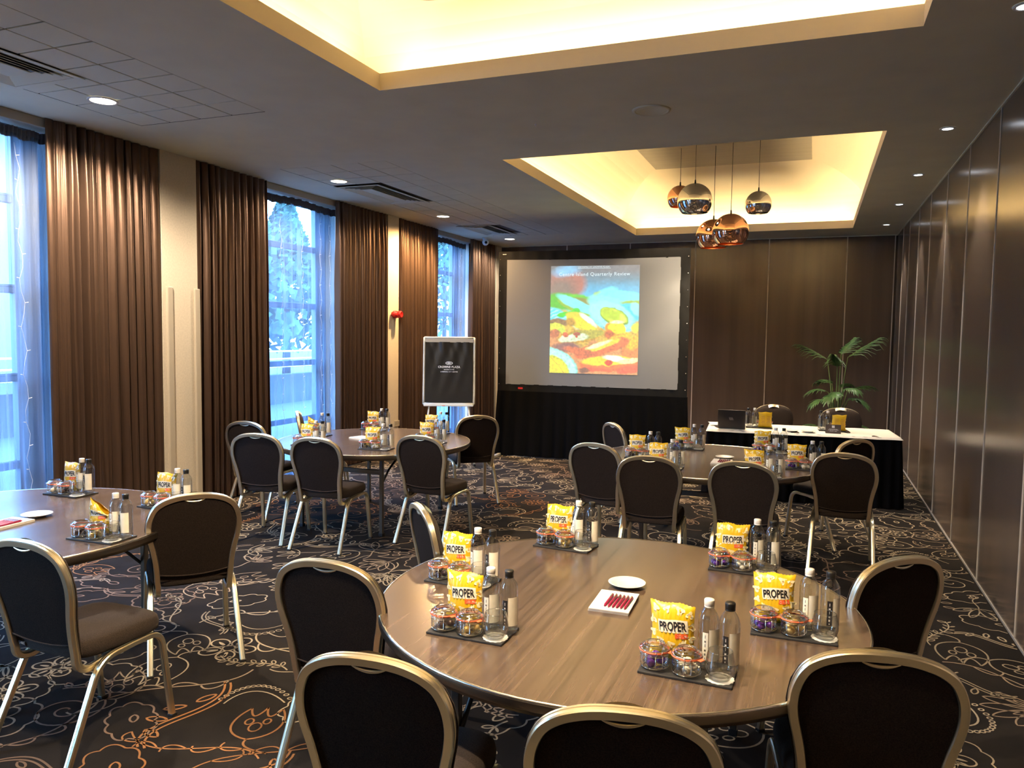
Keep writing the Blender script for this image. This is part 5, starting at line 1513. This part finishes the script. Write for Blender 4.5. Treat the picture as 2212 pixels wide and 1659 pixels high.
def vent(v, label):
    x0, x1, y0, y1 = v; cx, cy = (x0+x1)/2, (y0+y1)/2
    root = empty('air_vent', label, 'vent', (cx, cy, ZC), 0, 'ceiling air conditioning cassettes')
    hx, hy = (x1-x0)/2, (y1-y0)/2
    b = MB()
    def ringbox(b, ox, oy, w, za, zb, lean_=0.0):
        A = [(-ox, -oy), (ox, -oy), (ox, oy), (-ox, oy)]; B = [(-ox+w, -oy+w), (ox-w, -oy+w), (ox-w, oy-w), (-ox+w, oy-w)]
        for k in range(4):
            k2 = (k+1) % 4
            b.add([(*A[k], za), (*A[k2], za), (*B[k2], zb), (*B[k], zb), (*A[k], za+0.004), (*A[k2], za+0.004), (*B[k2], zb+0.004), (*B[k], zb+0.004)], [(0, 3, 2, 1), (4, 5, 6, 7), (0, 1, 5, 4), (2, 3, 7, 6)])
    ringbox(b, hx+0.03, hy+0.03, 0.045, -0.012, -0.010); obj('vent_frame', b.mesh('vent_frame', M['tile']), root)
    b = MB(); b.box(-hx, hx, -hy, hy, 0.001, 0.006); obj('vent_cavity', b.mesh('vent_cavity', M['dark']), root)
    for k in range(4):
        b = MB(); d = 0.022+0.040*k; ringbox(b, hx-d, hy-d, 0.026, -0.011, -0.001); obj('slat', b.mesh('slat', M['tile']), root)
    b = MB(); d = 0.19; b.bbox(-hx+d, hx-d, -hy+d, hy-d, -0.012, -0.004, 0.002); obj('centre_plate', b.mesh('centre_plate', M['tile']), root)
vent(VENTS[0], 'slatted ceiling vent at the left photo edge above the first window')
vent(VENTS[1], 'slatted ceiling vent in the middle of the window side tile strip')
vent(VENTS[2], 'farthest slatted ceiling vent, near the security camera')
root = empty('ceiling_speaker', 'flat round speaker grille in the plain ceiling between the coffers', 'speaker', (-1.185, 5.753, ZC))
b = MB(); b.lathe([(0.142, -0.0005), (0.140, -0.008), (0.118, -0.010), (0.114, -0.006)], 40); obj('rim', b.mesh('rim', M['tile']), root)
b = MB(); b.lathe([(0.115, -0.006), (0.085, -0.008), (0.08, -0.005), (0.0, -0.006)], 40); obj('grille', b.mesh('grille', M['ceil']), root)
root = empty('ceiling_sensor', 'tiny white sensor stud in the plain ceiling left of the speaker', 'sensor', (-2.121, 5.834, ZC))
b = MB(); b.lathe([(0.011, 0.0), (0.010, -0.006), (0.005, -0.008)], 14); obj('base', b.mesh('base', M['white']), root)
b = MB(); b.lathe([(0.005, -0.008), (0.004, -0.020), (0.0, -0.021)], 10); obj('stud', b.mesh('stud', M['white']), root)
root = empty('security_camera', 'white dome security camera on the ceiling in the far left corner', 'camera', (-5.44, 12.48, ZC))
b = MB(); b.lathe([(0.0, 0.0), (0.055, 0.0), (0.055, -0.025), (0.045, -0.035), (0.0, -0.036)], 24); obj('mount', b.mesh('mount', M['white']), root)
b = MB(); b.lathe([(0.058*math.sin(a), -0.075+0.058*math.cos(a)) for a in np.linspace(0, PI, 16)], 24); obj('ball', b.mesh('ball', M['white']), root)
b = MB(); b.lathe([(0.0, 0.006), (0.022, 0.004), (0.024, 0.0)], 16); b.xf(Matrix.Translation((0.028, -0.047, -0.085))@Matrix.Rotation(R(100), 4, 'X')@Matrix.Rotation(R(30), 4, 'Y')); obj('lens', b.mesh('lens', M['dark']), root)
root = empty('fire_alarm', 'red fire alarm sounder on the narrow beige pillar', 'alarm', (XL, 9.79, 2.04))
b = MB(); b.lathe([(0.0, 0.0), (0.055, 0.0), (0.055, 0.03), (0.0, 0.03)], 24); b.xf(Matrix.Rotation(PI/2, 4, 'Y')); obj('base', b.mesh('base', M['alarm']), root)
b = MB(); b.lathe([(0.046, 0.03), (0.050, 0.05), (0.050, 0.11), (0.040, 0.125), (0.03, 0.115), (0.0, 0.115)], 24); b.xf(Matrix.Rotation(PI/2, 4, 'Y')); obj('sounder', b.mesh('sounder', M['alarm']), root)
b = MB(); b.lathe([(0.0, 0.0), (0.038, 0.0), (0.042, 0.03), (0.038, 0.06), (0.0, 0.065)], 20); b.xf(Matrix.Translation((0.02, -0.085, 0))@Matrix.Rotation(PI/2, 4, 'Y')); obj('beacon', b.mesh('beacon', M['alarm']), root)
root = empty('power_socket', 'beige double power socket low on the narrow pillar', 'socket', (XL, 9.86, 0.44))
b = MB(); b.bbox(0.0, 0.012, -0.073, 0.073, -0.043, 0.043, 0.003); obj('face_plate', b.mesh('face_plate', M['guard']), root)
b = MB()
for s in (-1, 1):
    b.box(0.012, 0.0135, s*0.036-0.004, s*0.036+0.004, 0.006, 0.016); b.box(0.012, 0.0135, s*0.036-0.013, s*0.036-0.006, -0.012, -0.008); b.box(0.012, 0.0135, s*0.036+0.006, s*0.036+0.013, -0.012, -0.008)
obj('pin_holes', b.mesh('pin_holes', M['dark']), root)

#@@OUTSIDE
pav = mat('pavement', (0.040, 0.042, 0.045), 0.8, noise=(0.8, 0.15, 3))
cream_r = mat('pale_render', (0.20, 0.19, 0.175), 0.9, noise=(0.4, 0.08, 2))
wing = mat('dark_window_glass', (0.05, 0.08, 0.12), 0.1)
wallg = mat('garden_wall', (0.035, 0.036, 0.04), 0.9, noise=(4, 0.15, 3))
fol = mat('tree_foliage', (0.05, 0.09, 0.06), 0.8, noise=(2, 0.3, 2))
bark = mat('tree_bark', (0.09, 0.06, 0.045), 0.9)
b = MB(); b.box(-60, -6.25, -30, 60, -0.30, -0.12); o = obj('pavement', b.mesh('pavement', pav)); o['kind'] = 'structure'
root = empty('street_building', 'pale rendered building across the street behind the window sheers', 'building', (-30, 0, -0.12))
b = MB(); b.box(-6, 0, -10, 30, 0, 9.5); obj('facade', b.mesh('facade', cream_r), root)
b = MB(); b.box(-6.3, 0.3, -10.3, 30.3, 9.5, 9.9); obj('parapet', b.mesh('parapet', cream_r), root)
for j in range(3):
    for k in range(11):
        y = -7.5+3.4*k; z = 1.2+2.9*j
        b = MB(); b.box(-0.02, 0.06, y-0.75, y+0.75, z-0.1, z+1.7); b.box(0.0, 0.12, y-0.85, y+0.85, z-0.2, z-0.1)
        w_ = obj('window', b.mesh('window', M['white']), root)
        b = MB(); b.box(0.06, 0.075, y-0.66, y-0.04, z, z+1.6); b.box(0.06, 0.075, y+0.04, y+0.66, z, z+1.6); obj('pane', b.mesh('pane', wing), w_)
root = empty('garden_wall', 'low grey wall with white railing outside the windows', 'wall', (-13, 0, -0.12))
b = MB(); b.box(-0.15, 0.15, -8, 40, 0, 0.75); obj('wall_base', b.mesh('wall_base', wallg), root)
for z in (0.95, 1.15, 1.35):
    b = MB(); b.tube([(0, -8, z), (0, 40, z)], 0.025, 6); obj('rail', b.mesh('rail', M['white']), root)
for k in range(25):
    b = MB(); b.tube([(0, -8+2*k, 0.7), (0, -8+2*k, 1.4)], 0.03, 6); obj('post', b.mesh('post', M['white']), root)
def tree(x, y, h, r, label, seed):
    root = empty('street_tree', label, 'tree', (x, y, -0.12), 0, 'trees outside the windows')
    b = MB(); b.tube([(0, 0, 0), (0.05, 0, h*0.5), (0, 0, h*0.95)], [0.16, 0.10, 0.02], 8); obj('trunk', b.mesh('trunk', bark), root)
    g = np.random.default_rng(seed); b = MB()
    for k in range(1800):
        t = g.random()**0.7; z = h*(0.18+0.82*t); rad = r*(1-t)**0.8*(0.35+0.65*math.sqrt(g.random()))+0.05; a = g.random()*2*PI
        c_ = Vector((rad*math.cos(a), rad*math.sin(a), z)); s = 0.16
        u_ = Vector(g.standard_normal(3)).normalized(); v_ = u_.orthogonal().normalized()
        b.add([c_-u_*s-v_*s*0.5, c_+u_*s-v_*s*0.5, c_+u_*s+v_*s*0.5, c_-u_*s+v_*s*0.5], [(0, 1, 2, 3)])
    o = obj('foliage', b.mesh('foliage', fol), root); o['kind'] = 'stuff'
tree(-15.5, 17.5, 7.5, 2.0, 'tall conifer outside the middle window, left part', 1)
tree(-17.5, 22.5, 6.5, 1.9, 'conifer outside the middle window, right of the taller one', 2)
tree(-19.0, 38.0, 8.0, 2.4, 'conifer outside the far window behind the flip chart', 3)
